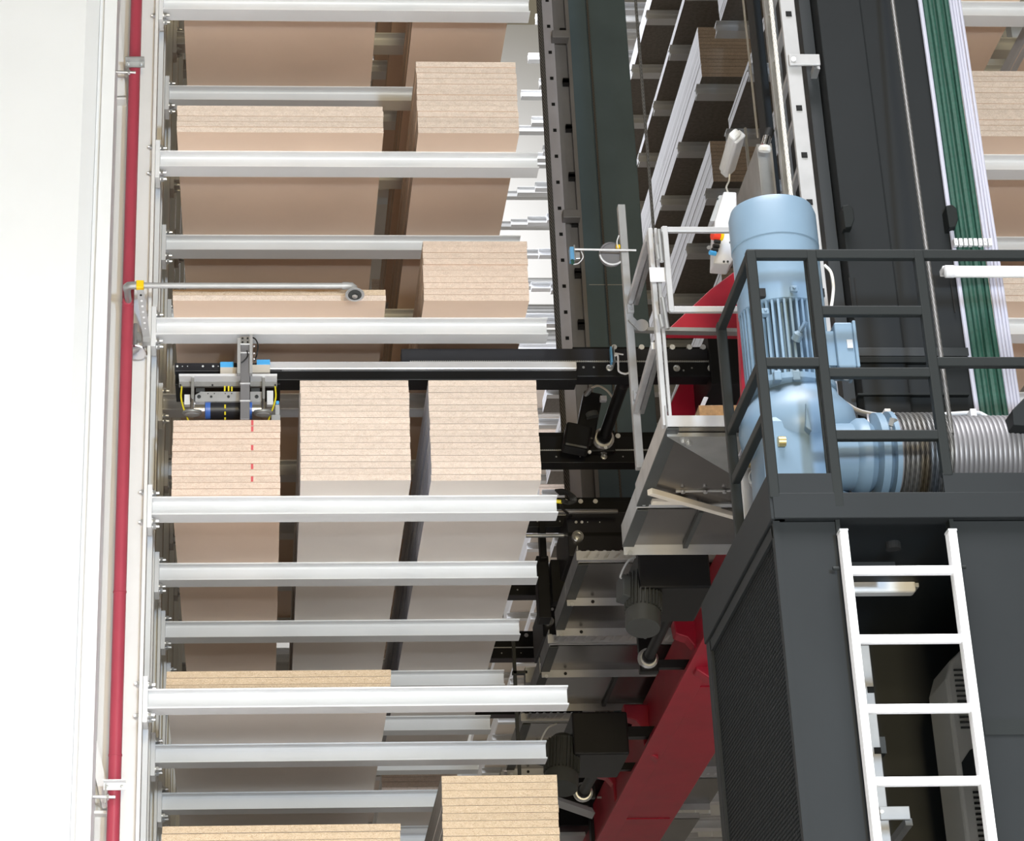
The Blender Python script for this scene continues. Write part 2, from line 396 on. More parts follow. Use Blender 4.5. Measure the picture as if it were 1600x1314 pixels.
# ------------------------------------------------------------------ board stacks
PM = {}
def panel_mesh(w, L, t, end, side, facem):
    key = (round(w,3), round(L,3), round(t,4), end, side, facem)
    if key in PM: return PM[key]
    mb = MB(); g = 0.0021; dp = 0.009
    x, y = w/2, L/2
    prof = [(-y, 0), (y, 0), (y, t), (-y+dp, t), (-y+dp, t-g), (-y, t-g)]
    # shallow rabbet along the upper front edge so the joints between boards read as dark lines
    k = mb.add([(-x, a, b) for a, b in prof]); mb.add([(x, a, b) for a, b in prof])
    n = len(prof)
    mb.face([k+i for i in range(n)], 1); mb.face([k+n+i for i in reversed(range(n))], 1)
    mi = {0:2, 1:0, 2:2, 3:0, 4:0, 5:0}
    for i in range(n):
        j = (i+1) % n; mb.face([k+j, k+i, k+n+i, k+n+j], mi[i])
    me = bpy.data.meshes.new('particleboard_panel'); me.from_pydata([tuple(p) for p in mb.v], [], mb.f)
    for m_ in (end, side, facem): me.materials.append(MAT[m_])
    me.polygons.foreach_set('material_index', mb.m)
    bm = bmesh.new(); bm.from_mesh(me); bmesh.ops.recalc_face_normals(bm, faces=bm.faces); bm.to_mesh(me); bm.free()
    PM[key] = me
    return me
def stack(xa, xb, yf, L, z, n, t, where, end='chip', side='wood_side', facem='brown_face', jit=0.0025, marks=None, share=None, skew=0.0):
    out = []
    me = panel_mesh(xb-xa, L, t-0.0003, end, side, facem)
    for k in range(n):
        zk = z+k*t
        if n < 40 and not inframe([(a_, b_, c_) for a_ in (xa, xb) for b_ in (yf, yf+L) for c_ in (zk, zk+t)], 4): continue
        o = bpy.data.objects.new('particleboard_panel', me); COL.objects.link(o)
        o.location = ((xa+xb)/2+random.uniform(-jit, jit), yf+L/2+random.uniform(-jit, jit)*1.2, z+k*t+0.0004)
        ORG[o.name] = o.location.copy()
        top = n-1-k
        if n == 1: lab = 'single board '+where
        elif top == 0: lab = 'topmost board '+where
        elif k == 0: lab = 'lowest board '+where
        else: lab = '%s board from the top %s' % (ORD[top], where)
        if share: lab = share
        tag(o, lab, 'panel', ('boards '+where) if not share else share)
        out.append(o)
    return out
LB = 5.65
# level 1 (gripper level)
S1 = stack(-0.472, 0.123, 12.705, LB-.2, LT(1), 12, 0.0372, 'of the red-dashed stack', 'chip_pink', 'wood_side', 'brown_face')
xm = at(394, 700, Y=12.70).x
for k in (11, 10, 7, 4, 2):
    o = S1[k]
    mk = MB().box(xm-0.0065, xm+0.0065, o.location.y-(LB-.2)/2-0.0008, o.location.y-(LB-.2)/2+0.001, o.location.z+0.003, o.location.z+0.034)
    mk.build('paint_mark', 'mark_red', o)['label'] = 'red paint dash'
stack(0.233, 0.833, 12.495, LB, LT(1), 16, 0.0372, 'of the middle tall stack beside the gripper', 'chip', 'white_side', 'grey_face')
stack(0.944, 1.546, 12.50, LB, LT(1), 16, 0.0374, 'of the right tall stack below the gripper beam', 'chip', 'white_side', 'grey_face')
# level 0
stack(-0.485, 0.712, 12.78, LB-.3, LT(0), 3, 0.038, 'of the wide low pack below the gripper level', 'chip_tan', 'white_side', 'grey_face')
# level -1
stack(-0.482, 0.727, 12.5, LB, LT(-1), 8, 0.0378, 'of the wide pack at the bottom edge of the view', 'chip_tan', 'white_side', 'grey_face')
stack(0.945, 1.542, 12.5, LB, LT(-1), 14, 0.039, 'of the tall stack at the bottom of the view', 'chip_tan', 'dark_side_shade_face', 'grey_face')
# level 2
S = stack(-0.478, 0.719, 12.5, LB, LT(2), 2, 0.0358, 'of the thin wide pack under the sprinkler pipe', 'chip', 'white_side', 'brown_face')
S[1].data = panel_mesh(1.197, LB, 0.0358-0.0003, 'chip_stain', 'white_side', 'brown_face'); S[1]['label'] = 'rust-stained top particleboard panel of the pack under the sprinkler pipe'
stack(0.936, 1.533, 12.5, LB, LT(2), 10, 0.0382, 'of the tall stack above the gripper beam', 'chip_pink', 'wood_side', 'brown_face', jit=0.0035)
# level 3
stack(-0.473, 0.728, 12.5, LB, LT(3), 5, 0.0362, 'of the wide pack on the second visible level', 'chip', 'white_side', 'brown_face')
stack(0.930, 1.523, 12.5, LB, LT(3), 13, 0.0374, 'of the tall stack on the second visible level', 'chip', 'wood_side', 'brown_face', jit=0.0035)
# level 4, only undersides in view
stack(-0.46, 0.728, 12.55, LB, LT(4), 3, 0.038, 'of the wide pack at the top edge of the view', 'chip', 'wood_side', 'brown_face')
stack(0.952, 1.545, 12.55, LB, LT(4), 8, 0.038, 'of the stack at the left rack top right', 'chip', 'wood_side', 'brown_face')
for l in (5, 6, 7):
    stack(-0.47, 0.73, 13.6+(l-5)*0.8, 3.6, LT(l), 2, 0.038, 'glimpsed in the gap left, on hidden %s level' % ORD[l], 'chip', 'wood_side', 'brown_face')
    stack(0.94, 1.54, 13.6+(l-5)*0.8, 3.6, LT(l), 3, 0.038, 'glimpsed behind the upper tall stacks, hidden %s level' % ORD[l], 'chip', 'wood_side', 'brown_face')
# back bay of the left rack
for l, n in ((1, 4), (2, 5), (3, 3), (4, 6), (5, 4), (6, 7), (7, 3)):
    stack(0.98, 1.60-(0.02*(l % 3)), 19.2, 5.5, LT(l), n, 0.038, 'on the %s level of the far left rack bay' % ORD[l], 'chip', 'white_side', 'grey_face')
# right rack, front bay
stack(4.06, 5.25, 12.5, LB, LT(3), 12, 0.0374, 'of the bright stack at the right edge of the view', 'chip', 'wood_side', 'brown_face')
xe = at(1573, 41, Z=LT(4)).x
stack(4.06, xe, 12.55, LB, LT(4), 3, 0.038, 'of the pack at the top right corner', 'chip', 'white_side', 'brown_face')
stack(xe+0.22, xe+0.9, 12.55, LB, LT(4), 5, 0.038, 'of the second pack at the top right corner', 'chip', 'white_side', 'brown_face')
stack(4.06, 4.72, 12.5, LB, LT(2), 4, 0.038, 'of the pack behind the tube lamp at right', 'chip', 'wood_side', 'brown_face')
stack(4.9, 5.6, 12.5, LB, LT(2), 4, 0.038, 'of the second pack behind the tube lamp at right', 'chip', 'white_side', 'brown_face')
stack(4.06, 5.25, 12.5, LB, LT(1), 8, 0.038, 'of the pack low at the right edge', 'chip', 'wood_side', 'brown_face')
for l, n, xa, t in ((5, 10, 4.05, 0.038), (6, 3, 4.03, 0.038), (7, 8, 4.04, 0.038), (8, 2, 4.04, 0.038)):
    stack(xa, xa+0.62, 12.6, 5.6, LT(l), n, t, 'on the %s level of the shaded right front bay' % ORD[l], 'chip_shade', 'white_side', 'dark_side_shade_face')
# right rack, back bay (shade painted into fronts and faces, white laminated sides facing the aisle)
yb = 19.12
for l, n, xa, xb in ((7, 14, 4.03, 4.95), (6, 11, 4.045, 5.0), (8, 2, 4.02, 5.0), (9, 5, 4.03, 4.9), (5, 6, 4.04, 5.0), (4, 9, 4.04, 5.0), (3, 5, 4.04, 5.0)):
    stack(xa, xb, yb, 5.7, LT(l), n, 0.0378, 'on the %s level of the shaded right back bay' % ORD[l], 'chip_shade', 'white_side', 'dark_side_shade_face', jit=0.0015)
for l, n in ((5, 6), (6, 9), (7, 4), (8, 7), (9, 5), (4, 8)):
    stack(4.04, 4.8, 26.4, 5.7, LT(l), n, 0.038, 'on the %s level of the farthest right bay' % ORD[l], 'chip_shade', 'white_side', 'dark_side_shade_face')
for b_, (y_, lv) in enumerate(((33.0, ((6, 7), (7, 4), (8, 9), (9, 3), (10, 6))), (40.0, ((6, 5), (7, 8), (8, 4), (9, 7), (10, 3), (11, 6), (12, 4))))):
    for l, n in lv:
        stack(4.04, 4.8, y_, 5.7, LT(l), n, 0.038, 'on the %s level of the %s far right bay' % (ORD[l], ('second', 'last')[b_]), 'chip', 'white_side', 'grey_face')
# ------------------------------------------------------------------ red sprinkler riser
pa = at(211, 0, Y=12.6); pb = at(181, 1250, Y=12.6)
px_ = (pa.x+pb.x)/2
t = thing('sprinkler_riser', 'vertical red sprinkler pipe in front of the white column', 'pipe', (px_, 12.6, 0))
MB().cyl((px_, 12.6, 0), (px_, 12.6, 12.5), 0.034, 20).build('riser_pipe', 'red_pipe', t, smooth=True)
for v in (925, 1180):
    p = at(190, v, Y=12.6); MB().cyl((px_, 12.6, p.z-0.004), (px_, 12.6, p.z+0.004), 0.0365, 20).build('coupling', 'red_pipe', t, smooth=True)
zsp = at(208, 446, Y=12.36).z
MB().lathe((px_, 12.585, zsp), (0, -1, 0), [(0.034, 0), (0.032, 0.02), (0.026, 0.032)], 16).build('saddle_tee', 'red_pipe', t, smooth=True)
def clampset(v, gal, lx, what):
    z = at(205, v, Y=12.56).z
    c = thing('pipe_clamp', 'galvanised pipe clamp plate with bolts on the red pipe, %s' % what, 'clamp', (px_, 12.56, z))
    MB().box(px_-0.052, px_+0.06, 12.552, 12.558, z-0.022, z+0.02).box(px_-0.052, px_+0.06, 12.50, 12.552, z+0.014, z+0.02).build('clamp_plate', gal, c)
    for dx in (-0.035, 0.04):
        hexbolt(MB(), (px_+dx, 12.552, z-0.004), (0, -1, 0), 0.008, 0.008, 0.008).build('bolt', 'zinc', c, smooth=True)
    MB().cyl((lx, 12.55, z-0.055), (px_+0.01, 12.55, z-0.06), 0.009, 10).build('threaded_rod', 'zinc', c, smooth=True)
    for dx in (-0.03,): MB().cyl((px_+dx-0.005, 12.55, z-0.0585), (px_+dx+0.007, 12.55, z-0.0585), 0.017, 6).build('nut', 'zinc', c, smooth=True)
    MB().box(px_-0.045, px_-0.038, 12.545, 12.553, z-0.09, z+0.01).build('hanger_strap', 'zinc', c)
clampset(101, 'galv', at(172, 115, Y=12.55).x, 'near the top left corner')
clampset(1228, 'white_paint', at(130, 1257, Y=12.55).x, 'near the bottom left corner')
# sprinkler branch
ye = 12.36
E0 = at(206, 446, Y=ye); E1 = at(553, 446, Y=ye)
t = thing('sprinkler_branch', 'galvanised sprinkler branch pipe ending in an open sprinkler head', 'pipe', (px_, 12.55, E0.z))
bx_ = E0.x
MB().cyl((px_+0.004, 12.56, E0.z), (px_+0.004, ye+0.03, E0.z), 0.019, 14).build('nipple', 'galv', t, smooth=True)
MB().tube([(px_+0.004, ye+0.05, E0.z), (px_+0.004, ye+0.02, E0.z), (px_+0.014, ye+0.004, E0.z), (px_+0.03, ye, E0.z), (bx_+0.066, ye, E0.z)], 0.023, 14).build('elbow', 'galv', t, smooth=True)
MB().cyl((bx_+0.06, ye, E0.z), (E1.x-0.03, ye, E0.z), 0.0165, 14).build('branch_pipe', 'galv_light', t, smooth=True)
MB().cyl((E1.x-0.065, ye, E0.z), (E1.x-0.035, ye, E0.z), 0.021, 14).build('pipe_collar', 'galv_light', t, smooth=True)
MB().tube([(E1.x-0.04, ye, E0.z), (E1.x-0.012, ye, E0.z-0.002), (E1.x-0.001, ye, E0.z-0.012), (E1.x, ye, E0.z-0.04)], 0.021, 12).build('elbow', 'galv_light', t, smooth=True)
cs = Vector((E1.x+0.004, ye-0.005, E0.z-0.052)); axd = Vector((0.02, 0.35, 1)).normalized()
MB().lathe(cs, axd, [(0.040, -0.006), (0.052, -0.010), (0.054, -0.006), (0.044, 0.006), (0.022, 0.016), (0.018, 0.034)], 28).build('sprinkler_dish', 'galv_light', t, smooth=True)
MB().lathe(cs, axd, [(0.038, -0.012), (0.036, -0.007)], 24).build('dish_opening', 'motor_gray', t, smooth=True)
MB().lathe(cs, axd, [(0.006, -0.026), (0.016, -0.024), (0.016, -0.020), (0.006, -0.016), (0.009, -0.008)], 14).build('sprinkler_head', 'zinc', t, smooth=True)
for sx in (-1, 1): MB().bar(cs+Vector((sx*0.016, 0, -0.008)), cs+Vector((sx*0.003, -0.005, -0.022)), 0.005, 0.005).build('head_frame', 'zinc', t)
px2 = at(219, 446, Y=ye).x
MB().box(px2-0.021, px2+0.021, ye-0.024, ye+0.024, E0.z-0.024, E0.z+0.022).build('pipe_tag', 'yellow', t, bevel=0.003)['label'] = 'yellow clip'
st = MB(); z1 = E0.z-0.02; SF = at(229, 527, Y=12.66); z2 = SF.z
st.bar((px2, ye+0.004, z1), tuple(SF), 0.004, 0.040, up=(1, 0, 0)); s_ = st.build('hanger_strap', 'galv_light', t)
for k in range(7):
    f = 0.12+k*0.115; p = Vector((px2, ye+0.004, z1)).lerp(SF, f)+Vector((0, -0.001, -0.002))
    MB().cyl(p, p+Vector((0, -0.0005, -0.001)), 0.007 if k < 6 else 0.004, 10).build('strap_hole', 'white_paint' if k else 'hole', s_)
MB().box(SF.x-0.02, SF.x+0.02, SF.y-0.004, SF.y+0.05, z2-0.03, z2+0.002).build('strap_foot', 'galv_light', t)
# second sprinkler head behind the riser
c = at(214, 546, Y=12.66)
t = thing('rear_sprinkler', 'second sprinkler head with chrome dish half hidden behind the red pipe', 'sprinkler', c)
MB().lathe(c+Vector((0, 0, -0.02)), (0.15, 0.35, 1), [(0.05, -0.002), (0.056, 0), (0.06, 0.004), (0.05, 0.014), (0.02, 0.026)], 24).build('sprinkler_dish', 'chrome', t, smooth=True)
MB().cyl(c+Vector((-0.01, 0, 0)), c+Vector((-0.012, 0.005, 0.16)), 0.012, 10).build('drop_pipe', 'galv', t, smooth=True)
ck = at(206, 526, Y=12.7); MB().box(ck.x-0.055, ck.x+0.055, 12.70, 12.72, ck.z-0.02, ck.z+0.03).build('pipe_clip', 'galv', t)
# diagonal wall braces
for (a, b, lab) in (((179, -10), (190, 150), 'upper'), ((136, 1125), (168, 1262), 'lower')):
    m = MB().bar(at(*a, Y=12.72), at(*b, Y=12.72), 0.012, 0.05, up=(1, 0, 0)); q = at(*b, Y=12.72)
    m.box(q.x-0.07, q.x+0.03, 12.70, 13.35, q.z-0.035, q.z-0.02)
    tag(m.build('wall_brace', 'column_white'), 'white diagonal angle brace left of the red pipe, %s one' % lab, 'brace')
# ------------------------------------------------------------------ gripper beams
zB = 1.7+5.754
def beam(Y, Xa, Xb, lab, first=False):
    s = Y/12.9
    t = thing('gripper_beam', lab, 'beam', ((Xa+Xb)/2, Y, zB-0.12))
    if first:
        MB().box(0.823, 2.62, Y, Y+0.10, zB+0.004, 7.548).build('cover_plate', 'black_plate', t, bevel=0.003)
        MB().box(1.84, 2.72, Y+0.16, Y+0.24, zB+0.02, 7.63).build('rear_plate', 'black', t)
        rl = MB().box(0.0, 1.828, Y-0.05, Y+0.03, 7.398, 7.446); rl.build('steel_rail', 'rail_bright', t, bevel=0.006)
        MB().box(0.02, 1.83, Y-0.03, Y+0.12, 7.338, 7.394).build('lower_rail', 'black', t, bevel=0.004)
        MB().box(1.80, 2.72, Y-0.02, Y+0.10, 7.362, 7.452).build('drive_bar', 'black', t, bevel=0.004)
        MB().box(2.60, 2.80, Y-0.06, Y+0.5, 7.30, 7.64).build('end_housing', 'black', t, bevel=0.006)
        xa, xb, yc, zc = 0.87, 2.66, Y-0.02, zB+0.002
        bx = [(2.02, 7.415, 0.02), (2.41, 7.412, 0.02), (2.61, 7.412, 0.02), (2.45, 7.40, 0.006), (1.87, 7.42, 0.008), (1.93, 7.42, 0.006), (2.25, 7.415, 0.006), (2.5, 7.415, 0.006)]
        tops = [(2.215, 7.6, 0.016)]
        lips = [2.06, 2.22, 2.40, 2.50, 2.58]
    else:
        MB().box(Xa, Xb, Y, Y+0.10, zB+0.004, zB+0.10).build('cover_plate', 'black', t, bevel=0.003)
        MB().box(Xa-0.04, Xb, Y+0.1, Y+0.17, zB+0.02, zB+0.17).build('rear_plate', 'black', t, bevel=0.003)
        MB().box(Xa, Xb, Y-0.02, Y+0.10, zB-0.085, zB-0.005).build('drive_bar', 'black', t, bevel=0.004)
        xa, xb, yc, zc = Xa+0.02, Xb-0.05, Y-0.015, zB
        bx = [(Xa+0.42, zB-0.045, 0.02), (Xa+0.64, zB-0.045, 0.02), (Xa+0.12, zB-0.045, 0.006), (Xa+0.27, zB-0.045, 0.005), (Xa+0.54, zB-0.045, 0.005)]
        tops = []
        lips = [Xa+0.32, Xa+0.42, Xa+0.52]
    ch = MB(); x = xa
    while x < xb:
        ch.box(x, x+0.007, yc-0.006, yc+0.006, zc-0.005, zc+0.005); x += 0.0125
    ch.box(xa, xb, yc-0.002, yc+0.002, zc-0.003, zc+0.003)
    tag(ch.build('roller_chain', 'zinc', t), kind='stuff')
    for (x, z, r) in bx:
        MB().lathe((x, Y-0.021, z), (0, -1, 0), [(r, 0), (r, 0.006), (r*0.55, 0.008), (r*0.5, 0.003)] if r > 0.01 else [(r, 0), (r*0.8, 0.003)], 14).build('roller_bolt' if r > 0.01 else 'screw', 'zinc', t, smooth=True)
    for x in lips:
        MB().cyl((x, Y-0.004, zB+0.103), (x, Y+0.03, zB+0.103), 0.016, 12).build('cap_screw', 'white_paint', t, smooth=True)
    return t
beam(12.9, 0, 2.7, 'long black telescopic gripper beam with bright steel rail above the tall stacks', True)
beam(14.25, 1.74, 2.75, 'second black gripper beam, just right of the right tall stack')
beam(15.40, 1.74, 2.75, 'third black gripper beam, behind the end bracket with a roller')
beam(16.80, 1.74, 2.75, 'fourth black gripper beam, level with the black drive cover')
beam(18.30, 1.76, 2.75, 'fifth black gripper beam, above the lower black drive cover')
beam(19.85, 1.80, 2.75, 'lowest visible black gripper beam, near the lower shaft coupling')
# end brackets with rollers
for (u0, v0, u1, v1, ru, rv, rr, Y, lab) in ((885, 800, 985, 868, 902, 840, 9, 14.9, 'upper black bracket with silver roller right of the white arm'), (846, 936, 905, 994, 857, 972, 7.5, 16.2, 'lower black bracket with silver roller below the perforated edge')):
    a = at(u0, v0, Y=Y); b = at(u1, v1, Y=Y)
    t = thing('end_bracket', lab, 'bracket', (a.x, Y, b.z))
    MB().box(a.x, b.x, Y, Y+0.62, b.z, a.z).build('bracket_plate', 'black_plate', t, bevel=0.006)
    MB().box(b.x-0.08, b.x-0.02, Y+0.52, Y+0.62, a.z-0.02, zB+0.05).build('hanger', 'black', t)
    m = (a.z*0.45+b.z*0.55)
    MB().box(a.x+0.005, b.x, Y-0.006, Y, m+0.0, m+0.022).build('rib', 'black', t)
    r = at(ru, rv, Y=Y); s = rr/3843*Y*1.1
    MB().lathe((r.x, Y, r.z), (0, -1, 0), [(s, 0), (s, 0.03), (s*0.8, 0.035), (s*0.75, 0.022), (s*0.5, 0.022), (s*0.5, 0.034), (s*0.2, 0.036)], 20).build('roller', 'zinc', t, smooth=True)
    for du, dv, r_ in ((-2, -24, 2.4), (7, -24, 2.4), (16, -24, 0.9), (35, -24, 0.9)):
        k = at(ru+du*(rr/9), rv+dv*(rr/9), Y=Y); s = r_/3843*Y
        MB().cyl((k.x, Y, k.z), (k.x, Y-0.006, k.z), s, 10).build('screw', 'white_paint', t, smooth=True)
# ------------------------------------------------------------------ suction gripper
Y = 12.86
def pp(u, v, y=Y): return at(u, v, Y=y)
def pbox(u0, v0, u1, v1, y0, y1): a = pp(u0, v0, y0); b = pp(u1, v1, y0); return MB().box(a.x, b.x, y0, y1, b.z, a.z)
g = thing('suction_gripper', 'suction gripper head with round cups and blue valve blocks above the red-dashed stack', 'gripper', (at(345, 640, Y=12.95).x, 12.95, pp(345, 655).z))
pbox(273, 567, 440, 580, Y, Y+0.05).build('cross_bar', 'black_plate', g, bevel=0.003)
pbox(274, 580, 438, 601, Y+0.05, Y+0.30).build('bar_housing', 'black', g, bevel=0.003)
for u in (277, 285, 293, 317, 333, 341, 427, 434): 
    p = pp(u, 572.5); MB().cyl((p.x, Y+0.002, p.z), (p.x, Y-0.004, p.z), 0.0062 if u in (277, 317, 333, 434) else 0.003, 8).build('screw', 'white_paint', g)
pbox(344, 565, 365, 574, Y-0.05, Y-0.005).build('valve_block', 'blue_part', g, bevel=0.003)['label'] = 'blue valve block'
pbox(344, 573.5, 373, 584, Y-0.05, Y-0.005).build('valve_body', 'cream', g, bevel=0.003)
pbox(401, 561.5, 422, 570, Y-0.05, Y-0.005).build('valve_block', 'blue_part', g, bevel=0.003)['label'] = 'blue valve block'
pbox(392, 569.5, 422, 582, Y-0.05, Y-0.005).build('valve_body', 'cream', g, bevel=0.003)
pbox(371, 528, 375.5, 583, Y-0.195, Y-0.155).build('post_profile', 'galv_light', g)
pbox(390, 522, 394.5, 583, Y-0.195, Y-0.155).build('post_profile', 'galv_light', g)
pbox(376, 538, 390, 655, Y-0.17, Y-0.02).build('post_column', 'guide_gray', g, bevel=0.002)
pbox(375, 526, 391, 538, Y-0.18, Y-0.155).build('post_head', 'zinc', g, bevel=0.003)
for (u, v) in ((379, 529), (387, 529), (379, 535), (387, 535)):
    p = pp(u, v, Y-0.18); MB().cyl((p.x, p.y+0.001, p.z), (p.x, p.y-0.006, p.z), 0.006, 8).build('screw', 'rubber', g)
for v in (550, 598, 625): pbox(375, v, 391, v+1.3, Y-0.18, Y-0.165).build('cross_strip', 'white_plastic', g)
for v in (541, 552, 561):
    p = pp(396, v, Y-0.17); MB().cyl((p.x, p.y, p.z), (p.x+0.008, p.y, p.z), 0.005, 8).build('fitting', 'white_plastic', g, smooth=True)
MB().tube(curve([pp(391, 526, Y-0.17), pp(399, 530, Y-0.18), pp(403, 540, Y-0.18), pp(401, 555, Y-0.17), pp(398, 563, Y-0.06)]), 0.0045, 6).build('air_hose', 'rubber', g, smooth=True)
MB().tube(curve([pp(386, 548, Y-0.176), pp(387, 556, Y-0.182), pp(382, 563, Y-0.182), pp(377, 567, Y-0.176)]), 0.004, 6).build('air_hose', 'rubber', g, smooth=True)
pbox(279.5, 584, 376, 587.5, Y-0.10, Y-0.0).build('shelf_lip', 'white_plastic', g)
pbox(391, 584, 433, 587.5, Y-0.10, Y-0.0).build('shelf_lip', 'white_plastic', g)
pbox(280, 587, 376, 603.5, Y-0.02, Y+0.0).build('face_plate', 'steel_mid', g)
pbox(391, 587, 433, 603.5, Y-0.02, Y+0.0).build('face_plate', 'steel_mid', g)
for u in (282, 332, 430): 
    for v in (589.5, 602): p = pp(u, v, Y-0.02); MB().cyl((p.x, p.y, p.z), (p.x, p.y-0.006, p.z), 0.0055, 8).build('screw', 'rubber', g)
for u in (301, 412):
    pbox(u-2, 587, u+2, 622, Y-0.09, Y-0.02).build('rib_bracket', 'zinc', g)
    p = pp(u, 622, Y-0.08); q = pp(u, 641, Y-0.08)
    MB().cyl(p, q, 0.006, 10).build('cup_rod', 'chrome', g, smooth=True)
    c = pp(u-1, 645, Y-0.09)
    MB().lathe(c, (0, -0.12, 1), [(0.046, -0.010), (0.054, -0.006), (0.054, 0.004), (0.046, 0.010), (0.012, 0.014)], 28).build('suction_cup', 'galv', g, smooth=True)
    MB().lathe(c+Vector((0, 0.0012, -0.011)), (0, -0.12, 1), [(0.042, -0.002), (0.04, 0.001)], 24).build('cup_seal', 'grey_plastic', g, smooth=True)
for (u0, u1) in ((305, 378), (391, 409)):
    a = pp(u0, 612, Y-0.03); b = pp(u1, 627, Y-0.03); c_ = 0.02 if u0 == 305 else 0
    m = MB().prism([(a.x, Y-0.03, b.z), (b.x, Y-0.03, b.z), (b.x, Y-0.03, a.z-0.0), (a.x+c_*1.6, Y-0.03, a.z), (a.x, Y-0.03, a.z-c_)], (0, 0.03, 0))
    m.build('flange_plate', 'galv_light', g)
for (u, v, r) in ((311, 620, .011), (330, 620, .007), (357, 620, .008), (401, 620, .011), (325, 615, .003), (335, 615, .003), (352, 615, .003), (362, 615, .003)):
    p = pp(u, v, Y-0.03); MB().lathe((p.x, p.y, p.z), (0, -1, 0), [(r, 0), (r, 0.004), (r*.6, 0.005), (r*.5, 0.001)], 12).build('bolt', 'motor_gray', g, smooth=True)
for (u0, u1, m_) in ((303, 320, 'chrome'), (321, 329, 'blue_dark'), (329, 377, 'black_plate'), (377, 386, 'chrome'), (386, 394, 'blue_dark'), (394, 408, 'chrome')):
    a = pp(u0, 640, Y+0.04); b = pp(u1, 640, Y+0.04); zc = a.z-0.0
    MB().cyl((a.x, Y+0.04, zc), (b.x, Y+0.04, zc), 0.056, 20).build('vacuum_cylinder' if m_ != 'blue_dark' else 'seal_ring', m_, g, smooth=True)
for (u, v0, v1) in ((350, 603, 611), (356, 603, 611), (361, 604, 611), (350.5, 632, 638), (350.5, 643, 648), (350.5, 652, 656)):
    pbox(u, v0, u+2.4, v1, Y-0.022, Y-0.016).build('marker_strip', 'yellow_hose', g)
MB().tube(curve([pp(284, 604, Y-.02), pp(283, 620, Y-.04), pp(286, 635, Y-.03), pp(293, 654, Y-.01), pp(296, 660, Y)]), 0.005, 6).build('air_hose', 'yellow_hose', g, smooth=True)
MB().tube(curve([pp(430, 604, Y-.02), pp(431, 620, Y-.04), pp(427, 636, Y-.03), pp(421, 652, Y-.01), pp(419, 660, Y)]), 0.005, 6).build('air_hose', 'yellow_hose', g, smooth=True)
for (u0, v0, u1, v1, m_) in ((288, 616, 297, 632, 'white_plastic'), (417, 610, 427, 632, 'white_plastic'), (430, 632, 437, 648, 'grey_plastic'), (431, 626, 436, 631, 'blue_part'), (306, 606, 320, 612, 'motor_gray'), (392, 606, 406, 612, 'motor_gray'), (424, 648, 438, 656, 'grey_plastic')):
    pbox(u0, v0, u1, v1, Y-0.03, Y+0.01).build('sensor_block', m_, g, bevel=0.003)
# ------------------------------------------------------------------ rear mast with guide rails
ym = 17.5
xl = at(886, 0, Y=ym).x; xr = at(976, 0, Y=ym).x
t = thing('rear_mast', 'tall dark blue-grey box mast behind the gripper beam', 'mast', ((xl+xr)/2, ym, 0))
MB().box(xl, xr, ym, ym+0.55, 6.6, 15).build('mast_box', 'mast_lifted', t, bevel=0.01)
xc = at(918, 0, Y=ym).x
MB().box(xc-0.003, xc+0.003, ym-0.004, ym, 6.6, 15).build('weld_seam', 'mast_gray', t)
zz = at(950, 445, Y=ym).z
MB().box(xl+0.03, xr-0.02, ym-0.004, ym, zz-0.003, zz+0.003).build('weld_seam', 'grey_plastic', t)
t2 = thing('guide_rail', 'perforated steel guide rail standing along the left side of the rear mast', 'rail', (at(853, 0, Y=ym).x, ym, 0))
ra = at(846, 0, Y=17.3).x; rb = at(862, 0, Y=17.3).x
MB().box(ra, rb, 17.3, 17.34, 6.6, 15).build('perforated_strip', 'rail_steel', t2)
for k in range(24):
    v = -40+40.6*k; z = at(850, v, Y=17.3).z; 
    if v > 540: break
    xm_ = (ra+rb)/2+0.004; MB().box(xm_-0.014, xm_+0.014, 17.296, 17.301, z-0.014, z+0.014).build('square_hole', 'hole', t2)
rc = at(866, 0, Y=17.4).x; rd = at(884, 0, Y=17.4).x
MB().box(rb+0.015, rc+0.01, 17.38, 17.44, 6.6, 15).build('inner_strip', 'rail_mid', t2)
MB().box(rc+0.012, rd-0.02, 17.42, 17.50, 6.6, 15).build('flat_rail', 'rail_mid', t2)
MB().box(rd-0.018, rd+0.012, 17.36, 17.50, 6.6, 15).build('edge_rail', 'rail_mid', t2)
for v in (58, 338):
    z = at(865, v, Y=17.28).z; MB().box(ra+0.06, rd-0.02, 17.2, 17.3, z-0.05, z+0.02).build('rail_bracket', 'rail_mid', t2, bevel=0.004)
for v in (50, 128, 200, 275, 345, 425, 505, 130, 202, 278, 350, 430, 510):
    z = at(880, v, Y=17.4).z; x = (rc+rd)/2; MB().box(x-0.02, x+0.05, 17.37, 17.43, z-0.022, z+0.022).build('clip', 'black', t2)
rx = at(842, 0, Y=17.2).x
o = MB().tube([(rx, 17.2, z) for z in [6.7+0.5*k for k in range(18)]], 0.022, 8, uvper=0.05).build('wire_rope', 'dark_rope', smooth=True)
tag(o, 'thick dark wire rope running down beside the perforated guide rail', 'rope')
xa_ = at(917, 0, Y=17.35).x
tag(MB().tube([(xa_, 17.35, z) for z in [6.7+0.5*k for k in range(18)]], 0.009, 6, uvper=0.04).build('wire_rope', 'dark_rope', smooth=True), 'thin dark rope hanging in front of the rear mast', 'rope')
pA = at(993, 0, Y=13.0); pB = at(1021, 356, Y=13.0)
tag(MB().tube([pA+(pA-pB)*0.3, pA, pB, pB+(pB-pA)*0.5], 0.010, 6, uvper=0.04).build('wire_rope', 'dark_rope', smooth=True), 'dark hoist rope in front of the right rack, above the guardrail', 'rope')
pA = at(1161, 0, Y=12.5); pB = at(1184, 215, Y=12.5)
